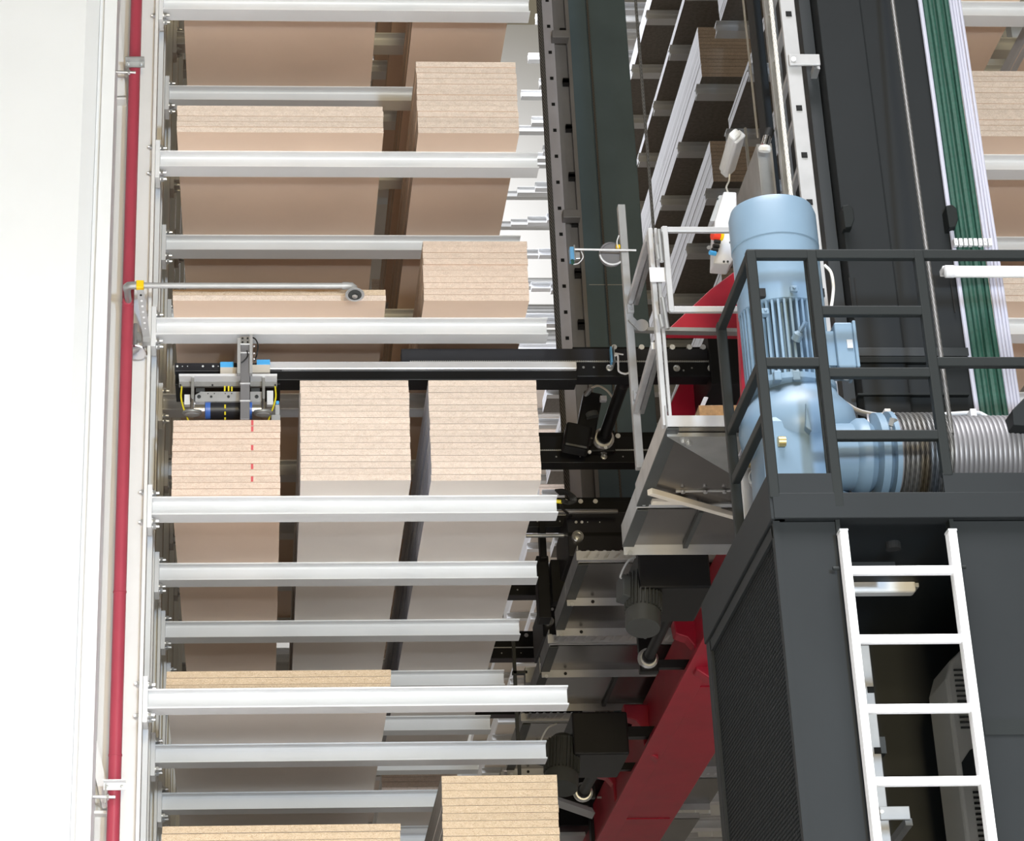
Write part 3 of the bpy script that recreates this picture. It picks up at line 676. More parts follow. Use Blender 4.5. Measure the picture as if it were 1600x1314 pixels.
tag(MB().tube([pA+(pA-pB)*0.3, pA, pB], 0.007, 6).build('thin_cable', 'cream', smooth=True), 'thin beige cable running down to the bulkhead lamp panel', 'cable')
# ------------------------------------------------------------------ red carriage beam and its brackets
def P_(u, v, **k): return at(u, v, **k)
t = thing('carriage_beam', 'long red box beam running diagonally away under the platform', 'beam', (2.9, 12, 6.0))
MB().box(2.66, 3.12, 13.05, 34, 6.10, 6.49).build('box_beam', 'red_crane', t, bevel=0.01)
MB().box(2.60, 2.74, 13.05, 34, 6.07, 6.10).build('bottom_flange', 'red_crane', t, bevel=0.004)
MB().box(2.645, 2.66, 13.05, 34, 6.10, 6.14).build('weld_strip', 'red_crane', t)
for yy in (14.8, 18.2, 20.4): MB().box(2.70, 3.08, yy, yy+0.05, 6.092, 6.10).build('cover_strip', 'red_crane', t)
for (du, dv, sc, Y, lab) in ((0, 0, 1, 14.3, 'upper'), (-78, 132, 0.92, 16.3, 'middle'), (-122, 222, 0.86, 18.0, 'lower')):
    P6 = [(1052, 968), (1108, 968), (1112, 1062), (1088, 1046), (1084, 1008), (1074, 996), (1056, 990)]
    m = MB().prism([at(1052+du+(u-1052)*sc, 968+dv+(v-968)*sc, Y=Y) for u, v in P6], (0, 0.12, 0))
    tag(m.build('support_bracket', 'red_crane', bevel=0.008), 'curved red support bracket on the carriage beam, %s one' % lab, 'bracket', 'red support brackets')
m = MB().prism([at(1045, 513, Y=11.25), at(1110, 452, Y=11.25), at(1150, 422, Y=11.25), at(1172, 422, Y=11.25), at(1172, 515, Y=11.25)], (0, 0.12, 0))
tag(m.build('gusset_plate', 'red_crane', bevel=0.004), 'bright red triangular gusset behind the white gate frame', 'gusset')
m = MB().prism([at(1068, 585, Y=13.4), at(1165, 585, Y=13.4), at(1165, 665, Y=13.4), at(1030, 672, Y=13.4)], (0, 0.3, 0))
tag(m.build('carriage_post', 'red_crane', bevel=0.006), 'dark red carriage frame post below the right end of the gripper beam', 'post')
m = MB().prism([at(1153, 480, Y=10.56), at(1158, 480, Y=10.56), at(1168, 664, Y=10.56), at(1162, 664, Y=10.56)], (0, 0.05, 0))
tag(m.build('red_strip', 'red_crane'), 'narrow red upright strip left of the blue motor', 'strip')
m = MB().bar(at(1038, 517, Y=11.1), at(1165, 519, Y=11.1), 0.05, 0.02)
tag(m.build('channel_rail', 'galv'), 'grey channel rail along the bottom of the red gusset', 'rail')
# ------------------------------------------------------------------ drive motors, covers, cardan shafts
def drive(c0, c1, mc, mr, Yc, lab, flip=1):
    t = thing('drive_motor', 'dark grey finned drive motor under the black cover, %s' % lab, 'motor', (at(*mc, Y=Yc).x, Yc, at(*mc, Y=Yc).z))
    ctr = at(*mc, Y=Yc); ax = Vector((0.12, 0.30, 1.0)).normalized(); r = mr/3843*Yc*1.12
    MB().lathe(ctr-ax*0.20, ax, [(r*.96, 0), (r, 0.02), (r, 0.10), (r*0.9, 0.10), (r*0.9, 0.34), (r*0.6, 0.38)], 28).build('motor_body', 'motor_gray', t, smooth=True)
    e1 = ax.cross(Vector((0, 0, 1))).normalized(); e2 = ax.cross(e1)
    for k in range(26):
        a = 2*math.pi*k/26; d = e1*math.cos(a)+e2*math.sin(a)
        MB().bar(ctr-ax*0.09+d*r*.95, ctr+ax*0.13+d*r*.95, 0.006, r*0.24, up=d).build('cooling_fin', 'motor_gray', t)
    d = Vector((-0.9, -0.25, 0.35)).normalized()
    q = ctr+d*r*1.25
    MB().bar(q-ax*0.07, q+ax*0.07, 0.09, 0.05, up=d).build('terminal_box', 'motor_gray', t, bevel=0.006)
    MB().tube(curve([q+ax*0.07, q+Vector((-0.02, -0.05, 0.06)), q+Vector((0.03, -0.04, 0.15)), q+Vector((0.1, 0.02, 0.2))]), 0.006, 6).build('motor_cable', 'grey_plastic', t, smooth=True)
    a = at(*c0, Y=Yc-0.1); b = at(*c1, Y=Yc-0.1)
    o = MB().box(a.x, b.x, Yc-0.1, Yc+0.5, b.z, a.z).build('drive_cover', 'black', bevel=0.012)
    tag(o, 'black sheet metal drive cover, %s' % lab, 'cover')
    MB().box(b.x-0.12, 2.70, Yc+0.32, Yc+0.40, max(b.z+0.03, 6.12), max(b.z+0.03, 6.12)+0.07).build('mounting_arm', 'black', o)
    MB().bar(ctr+Vector((0, 0.02, 0.1)), Vector((a.x+0.06, Yc+0.2, (a.z+b.z)/2)), 0.06, 0.06).build('motor_mount', 'black', t)
drive((996, 858), (1112, 918), (1005, 935), 26, 12.9, 'below the galvanised tray')
drive((893, 1112), (984, 1178), (878, 1190), 24, 15.7, 'above the tall stack at the bottom')
def shaft(a, b, Ya, Yb, lab, r=0.032, plate=None):
    p = at(*a, Y=Ya); q = at(*b, Y=Yb)
    t = thing('cardan_shaft', lab, 'shaft', q)
    MB().cyl(p, q, r, 16).build('shaft_tube', 'black', t, smooth=True)
    d = (q-p).normalized()
    MB().lathe(q-d*0.05, d, [(r*0.9, 0), (r*1.3, 0.03), (r*1.3, 0.06), (r*0.7, 0.09)], 16).build('joint', 'black', t, smooth=True)
    MB().lathe(q+d*0.03, Vector((0, -1, -0.2)), [(r*1.9, -0.03), (r*1.9, 0.0), (r*1.5, 0.012), (r*0.8, 0.012)], 20).build('coupling_flange', 'zinc', t, smooth=True)
    MB().lathe(p-d*0.02, d, [(r*1.05, 0), (r*1.25, 0.02), (r*1.25, 0.07), (r*1.0, 0.09)], 16).build('joint', 'black', t, smooth=True)
    if plate:
        a = at(plate[0], plate[1], Y=Yb+0.06); b2 = at(plate[2], plate[3], Y=Yb+0.06)
        MB().box(a.x, b2.x, Yb+0.06, Yb+0.12, b2.z, a.z).build('bearing_plate', 'black', t, bevel=0.006)
        MB().box(b2.x-0.03, 2.74, Yb+0.07, Yb+0.12, 6.12, 6.17).build('mounting_arm', 'black', t) if Yb > 14.2 else None
        u = (plate[0]+plate[2])/2+3
        k = at(u-8, plate[1]+10, Y=Yb+0.06); MB().cyl((k.x, Yb+0.06, k.z), (k.x, Yb+0.05, k.z), 0.014, 12).build('bolt', 'zinc', t, smooth=True)
shaft((976, 592), (944, 682), 13.3, 14.1, 'upper black cardan shaft left of the guardrail post', 0.036, (905, 672, 962, 705))
shaft((1062, 925), (1014, 1026), 13.2, 14.4, 'middle black cardan shaft below the large drive cover', 0.033, (996, 985, 1030, 1050))
shaft((948, 1172), (912, 1236), 15.7, 16.8, 'lower black cardan shaft beside the tall bottom stack', 0.036, (903, 1200, 931, 1246))
# geared servo motor above second beam
t = thing('servo_motor', 'black servo gear motor standing on the second gripper beam', 'motor', at(905, 690, Y=14.0))
A_, B_ = at(912, 690, Y=14.0), at(926, 618, Y=14.0)
MB().bar(A_, B_, 0.12, 0.12, up=(0, 1, 0)).build('motor_body', 'black', t, bevel=0.012)
MB().bar(at(898, 705, Y=13.98), at(904, 668, Y=13.98), 0.16, 0.14, up=(0, 1, 0)).build('gear_housing', 'black', t, bevel=0.015)
MB().cyl(at(924, 645, Y=13.92), at(926, 652, Y=13.92), 0.04, 16).build('motor_ring', 'motor_gray', t, smooth=True)
MB().cyl(at(915, 618, Y=13.95), at(924, 606, Y=13.9), 0.016, 10).build('cable_gland', 'galv', t, smooth=True)
MB().tube(curve([at(924, 606, Y=13.9), at(935, 603, Y=13.85), at(948, 610, Y=13.8), at(958, 622, Y=13.8)]), 0.007, 6).build('motor_cable', 'cream', t, smooth=True)
for (u, v) in ((895, 706), (921, 707), (946, 700)):
    k = at(u, v, Y=14.1); MB().cyl(k, k+Vector((0, -0.012, 0)), 0.011, 12).build('bolt', 'white_paint', t, smooth=True)
MB().box(at(938, 620, Y=13.9).x, at(948, 620, Y=13.9).x, 13.9, 13.94, at(940, 625, Y=13.9).z, at(940, 618, Y=13.9).z).build('connector', 'white_plastic', t)
# ------------------------------------------------------------------ galvanised platform trays (seen from below)
def zpt(u, v, Z): return at(u, v, Z=Z)
def tray(xa, xb, ya, yb, z, name, lab, group, lip=0.06, perf=False, split=None, holes=True):
    t = thing(name, lab, 'platform tray', ((xa+xb)/2, (ya+yb)/2, z), group)
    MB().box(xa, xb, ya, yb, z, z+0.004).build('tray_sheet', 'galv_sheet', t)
    MB().box(xa, xb, yb-0.004, yb, z-lip, z).build('rear_lip', 'galv_light', t)
    MB().box(xa, xb, ya, ya+0.004, z, z+lip).build('front_edge', 'galv_light', t)
    MB().box(xa-0.004, xa, ya, yb, z-0.002, z+0.11).build('side_plate', 'galv', t)
    MB().bar((xa+0.025, ya, z-0.008), (xa+0.025, yb, z-0.008), 0.06, 0.008).build('side_angle', 'motor_gray', t)
    if holes:
        for x in (xa+0.16,):
            MB().cyl((x, yb-0.008, z-lip*0.5), (x, yb-0.003, z-lip*0.5), 0.011, 10).build('hole', 'hole', t)
    MB().cyl((xa+0.03, yb-0.01, z-lip*0.9), (xa+0.03, yb-0.02, z-lip*0.9), 0.012, 8).build('bolt', 'zinc', t, smooth=True)
    if perf:
        pl = MB().box(xa-0.02, xb, ya-0.06, ya-0.05, z+0.0, z+0.055).build('grip_plank', 'galv_light', t)
        x = xa+0.02; k = 0
        while x < xb-0.05:
            m = MB().prism([(x, ya-0.061, z+0.012), (x+0.022, ya-0.061, z+0.012), (x+0.045, ya-0.061, z+0.045), (x+0.035, ya-0.061, z+0.045)], (0, -0.004, 0))
            m.build('grip_tooth', 'zinc', pl); x += 0.06; k += 1
        s = MB(); x = xa
        while x < xb: s.cyl((x, ya-0.055, z+0.055), (x, ya-0.055, z+0.062), 0.014, 6, r2=0.006); x += 0.05
        tag(s.build('grip_points', 'zinc', t), kind='stuff')
    if split:
        for x in split: MB().box(x-0.012, x+0.012, ya, yb, z-0.022, z).build('joint_rib', 'motor_gray', t)
    return t
z1 = 1.7+4.36
ya, ym_, yb_ = 10.50, at(985, 788, Z=z1).y, at(970, 846, Z=z1).y
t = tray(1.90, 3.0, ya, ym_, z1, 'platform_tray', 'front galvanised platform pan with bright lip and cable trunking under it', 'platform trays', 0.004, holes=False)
MB().box(1.90, 2.7, ya-0.006, ya, z1+0.0, z1+0.055).build('front_lip', 'galv_light', t)
pA, pB = zpt(1042, 676, z1-0.004), zpt(1170, 752, z1-0.004)
m = MB().prism([pA, pB, zpt(1170, 676, z1-0.004)], (0, 0, -0.02)); m.build('gusset_sheet', 'galv', t)
MB().bar(zpt(1015, 768, z1-0.03), zpt(1180, 815, z1-0.03), 0.035, 0.03).build('cable_trunking', 'cream', t, bevel=0.003)['label'] = 'cream cable trunking'
MB().bar(zpt(1018, 784, z1-0.02), zpt(1076, 784, z1-0.02), 0.045, 0.02).build('trunking_stub', 'cream', t, bevel=0.003)
MB().bar(zpt(1056, 768, z1-0.004), zpt(1180, 766, z1-0.004), 0.015, 0.006).build('seam_flange', 'galv_light', t)
for u in (1067, 1102, 1132): c = zpt(u, 767, z1-0.01); MB().cyl(c, c+Vector((0, 0, -0.012)), 0.011, 8).build('bolt', 'zinc', t, smooth=True)
for (u, v) in ((1068, 687), (1076, 690)): c = zpt(u, v, z1-0.02); MB().cyl(c, c+Vector((0, 0, -0.02)), 0.012, 8).build('bolt', 'zinc', t, smooth=True)
xs = zpt(1090, 800, z1).x
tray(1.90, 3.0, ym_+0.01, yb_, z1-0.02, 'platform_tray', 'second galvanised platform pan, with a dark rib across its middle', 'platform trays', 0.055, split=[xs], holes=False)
z2 = 1.7+4.85
for (y0, y1, perf, lab, sp) in ((13.78, 14.42, True, 'galvanised pan with perforated edge left of the large drive motor', None), (14.44, 15.02, False, 'galvanised pan with bright spot just below the perforated one', None),
                            (15.38, 15.92, True, 'galvanised pan with perforated edge level with the middle shaft coupling', None), (15.98, 16.72, False, 'dark galvanised pan behind the wide white arm end', [2.42]),
                            (17.20, 17.75, True, 'galvanised pan with perforated edge left of the lower drive cover', None), (17.77, 18.45, False, 'galvanised pan behind the lower drive motor', [2.55]),
                            (18.80, 19.6, True, 'lowest galvanised pan with a perforated edge, beside the lower coupling', None), (20.1, 21.2, False, 'far galvanised pan at the bottom, right of the tall stack', [2.2])):
    tray(1.90, 3.65, y0, y1, z2, 'platform_tray', lab, 'platform trays', 0.05, perf=perf, split=sp)
# ------------------------------------------------------------------ guardrail of the platform
t = thing('platform_guardrail', 'light galvanised guardrail posts and sloping rails at the platform edge', 'guardrail', (1.9, 11, z1))
def postpx(u0, v0, u1, v1, Y, wpx, m='galv_light', dpt=0.05, name='post'):
    a = at(u0, v0, Y=Y); b = at(u1, v1, Y=Y); x = (a.x+b.x)/2; hw = wpx/3843*Y*0.55
    return MB().box(x-hw, x+hw, Y, Y+dpt, min(a.z, b.z), max(a.z, b.z)).build(name, m, t, bevel=0.003)
postpx(972, 319, 1000, 730, 11.9, 12)
postpx(1018, 356, 1038, 664, 10.52, 8)
postpx(1027, 356, 1046, 664, 10.50, 5, dpt=0.03)
for (a, b, w) in (((1013, 372), (985, 470), 9), ((1022, 540), (994, 640), 9)):
    A_, B_ = at(*a, Y=10.6), at(*b, Y=11.85)
    MB().bar(A_, B_, 0.028, 0.035).build('rail', 'galv_light', t, bevel=0.003)
    MB().bar(A_+Vector((0.03, 0, -0.01)), B_+Vector((0.03, 0, -0.01)), 0.02, 0.03).build('rail_inner', 'galv', t)
for (u, v) in ((985, 481), (995, 618)):
    c = at(u, v, Y=11.88); MB().box(c.x-0.018, c.x+0.018, 11.87, 11.9, c.z-0.028, c.z+0.028).build('rail_clamp', 'galv_light', t, bevel=0.002)
    for dz in (-0.013, 0.013): MB().cyl((c.x, 11.872, c.z+dz), (c.x, 11.862, c.z+dz), 0.007, 8).build('bolt', 'zinc', t, smooth=True)
a = at(1014, 419, Y=10.47); b = at(1047, 441, Y=10.47)
MB().box(a.x, b.x, 10.46, 10.47, b.z, a.z).build('latch_plate', 'white_plastic', t, bevel=0.002)
a = at(985, 497, Y=11.87); b = at(1000, 512, Y=11.87)
MB().bar(a, b, 0.01, 0.03, up=(0, 0, 1)).build('latch_arm', 'galv_light', t)
c = at(1003, 509, Y=11.86); MB().cyl(c, c+Vector((0, -0.01, 0)), 0.035, 18).build('latch_disc', 'galv_light', t, smooth=True)
MB().bar(at(990, 515, Y=11.9), at(1110, 520, Y=11.9), 0.04, 0.02).build('cross_rail', 'galv', t)
# sensor rods and reflector on the post
t = thing('reflector_lamp', 'round dark reflector disc with white rim on the guardrail post', 'reflector', at(956, 397, Y=11.95))
c = at(956, 397, Y=11.95)
MB().lathe(c, (0.15, -1, -0.15), [(0.066, -0.03), (0.07, 0), (0.062, 0.004), (0.058, -0.002), (0.02, -0.004)], 26).build('reflector_disc', 'guide_gray', t, smooth=True)
MB().tube([c+Vector((math.cos(a)*0.068, -0.01, math.sin(a)*0.068)) for a in [math.pi*(1.05+0.9*k/14) for k in range(15)]], 0.005, 6).build('rim', 'white_plastic', t, smooth=True)
MB().tube(curve([at(966, 388, Y=11.9), at(964, 378, Y=11.9), at(967, 368, Y=11.9)]), 0.004, 6).build('lead', 'white_plastic', t, smooth=True)
MB().box(at(963, 383, Y=11.9).x, at(969, 383, Y=11.9).x, 11.9, 11.93, at(966, 387, Y=11.9).z, at(966, 382, Y=11.9).z).build('plug', 'yellow', t)
t = thing('position_sensor', 'white rod with a blue sensor box at its left end', 'sensor', at(895, 400, Y=11.93))
MB().cyl(at(898, 389.5, Y=11.85), at(994, 391, Y=11.85), 0.0055, 10).build('rod', 'white_plastic', t, smooth=True)
def sensor(u, v, Y, par):
    a = at(u-4, v-13, Y=Y); b = at(u+4, v+8, Y=Y)
    MB().box(a.x, b.x, Y, Y+0.05, b.z, a.z).build('sensor_box', 'blue_sensor', par, bevel=0.003)
    MB().box(b.x, b.x+0.006, Y, Y+0.06, b.z, a.z+0.01).build('sensor_plate', 'zinc', par)
    MB().tube([at(u, v+8, Y=Y), at(u+1.5, v+15, Y=Y)], 0.009, 8).build('plug', 'green_hose', par, smooth=True)
    MB().tube(curve([at(u+2, v+15, Y=Y), at(u+10, v+13, Y=Y), at(u+17, v+4, Y=Y), at(u+14, v-6, Y=Y)]), 0.003, 6).build('lead', 'white_plastic', par, smooth=True)
    c = at(u+9, v+1, Y=Y); MB().box(c.x-0.012, c.x+0.012, Y, Y+0.03, c.z-0.02, c.z+0.02).build('clamp', 'zinc', par, bevel=0.002)
sensor(894, 398, 11.9, t)
t = thing('sensor_bracket', 'blue strip sensor with white cable loop above the gripper beam end', 'sensor', at(962, 560, Y=12.75))
a = at(953, 541, Y=12.75); b = at(958, 566, Y=12.75)
MB().box(a.x, b.x, 12.75, 12.79, b.z, a.z).build('sensor_box', 'blue_sensor', t, bevel=0.002)
a = at(958, 540, Y=12.75); b = at(961, 563, Y=12.75); MB().box(a.x, b.x, 12.74, 12.80, b.z, a.z).build('sensor_plate', 'zinc', t)
MB().tube(curve([at(960, 556, Y=12.72), at(965, 555, Y=12.72), at(966, 570, Y=12.72), at(967, 580, Y=12.72), at(976, 584, Y=12.72), at(984, 582, Y=12.72)]), 0.006, 6).build('lead', 'white_plastic', t, smooth=True)
MB().box(at(958, 560, Y=12.79).x, at(961, 560, Y=12.79).x, 12.78, 12.93, at(958, 566, Y=12.79).z, at(958, 556, Y=12.79).z).build('sensor_foot', 'zinc', t)
MB().cyl(at(961, 552, Y=12.73), at(974, 554, Y=12.73), 0.005, 8).build('rod', 'white_plastic', t, smooth=True)
# gate frame
t = thing('gate_frame', 'light aluminium gate frame with hinge barrels beside the blue motor', 'gate', at(1095, 489, Y=10.45))
Y = 10.42
def fr(u0, v0, u1, v1, y0=Y, d=0.03): a = at(u0, v0, Y=y0); b = at(u1, v1, Y=y0); return MB().box(a.x, b.x, y0, y0+d, b.z, a.z)
fr(1033, 354, 1155, 362, Y+0.003, 0.024).build('frame_rail', 'galv_light', t, bevel=0.003)
fr(1046, 478, 1162, 487, Y+0.003, 0.024).build('frame_rail', 'galv_light', t, bevel=0.003)
MB().bar(at(1038, 355, Y=Y+.015), at(1049, 487, Y=Y+.015), 0.026, 0.03, up=(0, 1, 0)).build('frame_stile', 'galv_light', t, bevel=0.003)
MB().bar(at(1151, 355, Y=Y+.015), at(1160, 487, Y=Y+.015), 0.02, 0.03, up=(0, 1, 0)).build('frame_stile', 'galv_light', t, bevel=0.003)
for (u0, v0, u1, v1) in ((1029, 359, 1034, 409), (1035, 465, 1043, 514), (1026, 383, 1029, 405), (1031, 492, 1035, 512)):
    MB().cyl(at(u0, v0, Y=Y-0.01), at(u1, v1, Y=Y-0.01), 0.011, 12).build('hinge_barrel', 'galv', t, smooth=True)
# offcut board lying on the platform
Y = 10.60
a = at(1092, 633, Y=Y); b = at(1165, 656, Y=Y)
MBx = MB().box(a.x, b.x, Y, Y+0.42, z1+0.004, a.z)
OFF = tag(MBx.build('board_offcut', 'ply', bevel=0.002), 'brown board offcut standing behind the platform lip, left of the motor', 'board')
tag(MB().prism([at(1087, 658, Y=Y-.01), at(1103, 621, Y=Y+0.4), at(1100, 620, Y=Y+0.4), at(1083, 658, Y=Y-.01)], (0.012, 0, 0)).build('edge_strip', 'white_plastic', OFF), 'pale edge strip')
# ------------------------------------------------------------------ panel post, lamp, control box
Y = 10.62
a = at(1182, 225, Y=Y); b = at(1205, 225, Y=Y)
zt = a.z; 
t = thing('panel_post', 'galvanised sheet metal post with slanted top left of the mast ladder', 'post', (a.x, Y, 4.9))
x0 = a.x; x1 = b.x; yk = at(1160, 330, X=x0).y
m = MB().prism([(x0, Y, 6.065), (x0, Y, zt), (x0, Y+0.75, zt), (x0, Y+0.75, 6.065)], (x1-x0, 0, 0)); m.build('post_body', 'galv', t, bevel=0.003)
MB().box(x1-0.01, x1, Y-0.008, Y, 6.065, zt).build('post_edge', 'galv_light', t)
a = at(1163, 199, Y=11.5); b = at(1174, 275, Y=11.5)
MB().box(a.x, b.x, 11.5, 11.53, b.z-0.05, a.z).build('flat_upright', 'galv', t)
for v in (245, 262): pass
t = thing('bulkhead_lamp', 'white bulkhead lamp with clear cover tilted on the panel post', 'lamp', at(1143, 272, Y=11.35))
A_, B_ = at(1137, 268, Y=11.45), at(1153, 213, Y=11.0)
d = (B_-A_).normalized()
MB().bar(A_, B_, 0.075, 0.05, up=(0.5, 0.3, -0.5)).build('lamp_base', 'white_plastic', t, bevel=0.01)
MB().bar(A_+Vector((-0.02, -0.03, 0)), B_+Vector((-0.02, -0.03, 0)), 0.06, 0.05, up=(0.5, 0.3, -0.5)).build('lamp_cover', 'lamp_cover', t, bevel=0.015)
MB().tube(curve([at(1140, 272, Y=11.3), at(1139, 283, Y=11.3), at(1135, 292, Y=11.2), at(1137, 300, Y=11.1)]), 0.005, 6).build('lamp_cable', 'rope_white', t, smooth=True)
t = thing('small_spotlight', 'small silver spotlight with black housing hanging beside the mast ladder', 'lamp', at(1197, 235, Y=10.5))
c = at(1199, 214, Y=10.5); e = at(1195, 228, Y=10.5)
MB().cyl(at(1203, 203, Y=10.5), c, 0.024, 14).build('lamp_housing', 'rubber', t, smooth=True)
MB().cyl(c, e, 0.022, 14).build('lamp_barrel', 'chrome', t, smooth=True)
MB().lathe(at(1195, 232, Y=10.48), (0.1, -0.3, 1), [(0.03, -0.015), (0.034, 0), (0.026, 0.014)], 18).build('lamp_glass', 'lamp_cover', t, smooth=True)
t = thing('control_box', 'white control box with red emergency stop and blue button', 'control box', at(1135, 415, Y=10.9))
Y = 10.85
m = MB().prism([at(1115, 411, Y=Y), at(1141, 413, Y=Y), at(1152, 395, Y=Y), at(1151, 300, Y=Y), at(1131, 299, Y=Y), at(1117, 345, Y=Y)], (0, 0.12, 0))
m.build('enclosure', 'white_plastic', t, bevel=0.006)
m = MB().prism([at(1109, 345, Y=Y+.02), at(1118, 345, Y=Y+.02), at(1132, 304, Y=Y+.02), at(1123, 305, Y=Y+.02)], (0, 0.1, 0)); m.build('door', 'grey_plastic', t, bevel=0.004)
c = at(1117, 369, Y=Y-0.01); MB().cyl(c+Vector((0.02, 0, 0)), c+Vector((-0.015, -0.01, 0)), 0.024, 16).build('emergency_stop', 'estop_red', t, smooth=True)['label'] = 'red emergency stop button'
c2 = at(1125, 368, Y=Y-0.008); MB().lathe(c2, (-1, -0.3, 0), [(0.028, -0.01), (0.028, 0.006)], 16).build('stop_collar', 'yellow', t, smooth=True)
for k, (u, v) in enumerate(((1119, 378), (1117, 385), (1115, 391))):
    c = at(u, v, Y=Y-0.012); MB().cyl(c+Vector((0.02, 0, 0)), c+Vector((-0.01, -0.008, 0)), 0.010, 10).build('push_button', 'rubber', t, smooth=True)
c = at(1112, 396, Y=Y-0.012); MB().cyl(c+Vector((0.02, 0, 0)), c+Vector((-0.012, -0.01, 0)), 0.012, 12).build('push_button', 'blue_part', t, smooth=True)['label'] = 'blue push button'
c = at(1108, 387, Y=Y-0.012); MB().lathe(c, (-0.4, -1, 0), [(0.011, 0), (0.011, 0.003)], 12).build('key_tag', 'zinc', t, smooth=True)
for (u, v) in ((1131, 409), (1137, 409), (1141, 379), (1121, 311)):
    c = at(u, v, Y=Y); MB().cyl(c, c+Vector((0, -0.004, 0)), 0.006, 8).build('screw', 'motor_gray', t)
# ------------------------------------------------------------------ front mast
Y = 10.0
xl = at(1275, 0, Y=Y).x; xr = at(1440, 0, Y=Y).x
t = thing('front_mast', 'broad dark grey front mast rising behind the winch', 'mast', ((xl+xr)/2, Y, 0))
xs = at(1343, 0, Y=Y).x
MB().box(xl, xs, Y-0.012, Y+0.6, 5.1, 12).build('mast_box', 'mast_gray', t, bevel=0.008)
MB().box(xs, xr, Y, Y+0.6, 5.1, 12).build('mast_box', 'mast_gray', t, bevel=0.008)
MB().box(xl-0.06, xl-0.005, Y+0.10, Y+0.58, 5.1, 12).build('side_web', 'cab_inner', t)
for (u, v) in ((1319, 350), (1480, 350)):
    c = at(u, v, Y=Y)
    m = MB().prism([(c.x+dx*0.95, c.y-0.085-0.0, c.z+dz*0.95) for dx, dz in ((-0.02, -0.065), (0.012, -0.06), (0.03, -0.02), (0.03, 0.04), (0.01, 0.062), (-0.022, 0.055))], (0, 0.028, 0))
    m.build('lifting_lug', 'rail_gray', t, bevel=0.004)
    MB().box(c.x-0.018, c.x+0.018, c.y-0.06, c.y, c.z-0.05, c.z+0.05).build('lug_foot', 'rail_gray', t)
for u, v0, v1 in ((1326, 436, 482), (1334, 436, 485), (1484, 436, 490), (1493, 436, 492)):
    a = at(u, v0, Y=Y); b = at(u, v1, Y=Y); MB().box(a.x-0.003, a.x+0.003, Y-0.016, Y-0.012, b.z, a.z).build('slot', 'hole', t)
for v0, v1, m_ in ((543, 556, 'cab_inner'), (557, 566, 'rail_gray'), (614, 617, 'rail_gray')):
    a = at(1340, v0, Y=Y-.03); b = at(1515, v1, Y=Y-.03); MB().box(a.x, b.x, Y-0.03, Y+0.01, b.z, a.z).build('cross_strap', m_, t, bevel=0.002)
# steel rope: straight run plus winding on the drum
dY, dR, dz = 9.45, 0.165, None
dz = (at(1450, 662, Y=9.5).z-0.17)
xa = at(1405, 700, Y=9.3).x; 
xend = 3.75
top = at(1393, 0, Y=9.72); low = at(1490, 745, Y=9.28)
xr0 = low.x
pts = []
pitch = 0.0205; turns = 0
N = 36
x = xa+0.015
while x < xr0:
    for k in range(N):
        a = 2*math.pi*k/N; pts.append((x+pitch*k/N, dY+math.sin(a)*(dR+0.011), dz+math.cos(a)*(dR+0.011)))
    x += pitch
pts.append((x, dY-(dR+0.011)*0.9, dz+0.02))
pts += [tuple(Vector((x, dY-(dR+0.011), dz+0.03)).lerp(top+(top-low)*0.3, f)) for f in [0, 0.1, 0.3, 0.5, 0.7, 0.9, 1]]
tag(MB().tube(pts, 0.0105, 8, uvper=0.05).build('hoist_rope', 'steel_rope', smooth=True), 'twisted steel hoist rope wound on the drum and rising past the front mast', 'rope')
t = thing('rope_drum', 'grooved steel winch drum behind the dark railing', 'drum', (xa, dY, dz))
prof = [(dR*0.6, -0.02), (dR, 0.0)]
x = 0
while xa+x < xend:
    prof += [(dR+0.006, x+0.004), (dR+0.008, x+pitch*0.5), (dR+0.006, x+pitch-0.004), (dR, x+pitch)]; x += pitch
L0 = xr0-xa+0.05
m = MB().lathe((xa, dY, dz), (1, 0, 0), prof, 40); m.build('grooved_drum', 'guide_gray', t, smooth=True)
MB().lathe((xa-0.07, dY, dz), (1, 0, 0), [(dR*0.7, -0.02), (dR+0.02, 0.0), (dR+0.02, 0.03), (dR-0.01, 0.05), (dR+0.025, 0.055), (dR+0.025, 0.075)], 40).build('drum_flange', 'motor_blue', t, smooth=True)
MB().lathe((xa-0.16, dY, dz), (1, 0, 0), [(dR*0.5, -0.05), (dR*0.9, 0.0), (dR*0.98, 0.02), (dR*0.98, 0.05), (dR*0.8, 0.085)], 36).build('bearing_hub', 'motor_blue', t, smooth=True)
MB().lathe((xa-0.10, dY, dz), (1, 0, 0), [(dR*0.82, 0), (dR*0.82, 0.025)], 36).build('hub_gap', 'chrome', t, smooth=True)
MB().lathe((xa-0.06, dY+0.06, dz+0.08), (1, -0.3, 0), [(0.13, 0), (0.13, 0.008)], 30).build('guard_disc', 'guide_gray', t, smooth=True)
c = at(1393, 666, Y=9.3); MB().cyl(c, c+Vector((0.01, -0.01, 0.03)), 0.018, 6).build('bolt', 'zinc', t, smooth=True)
MB().box(c.x-0.02, c.x+0.06, 9.3, 9.36, c.z-0.035, c.z).build('rope_clamp', 'zinc', t, bevel=0.004)
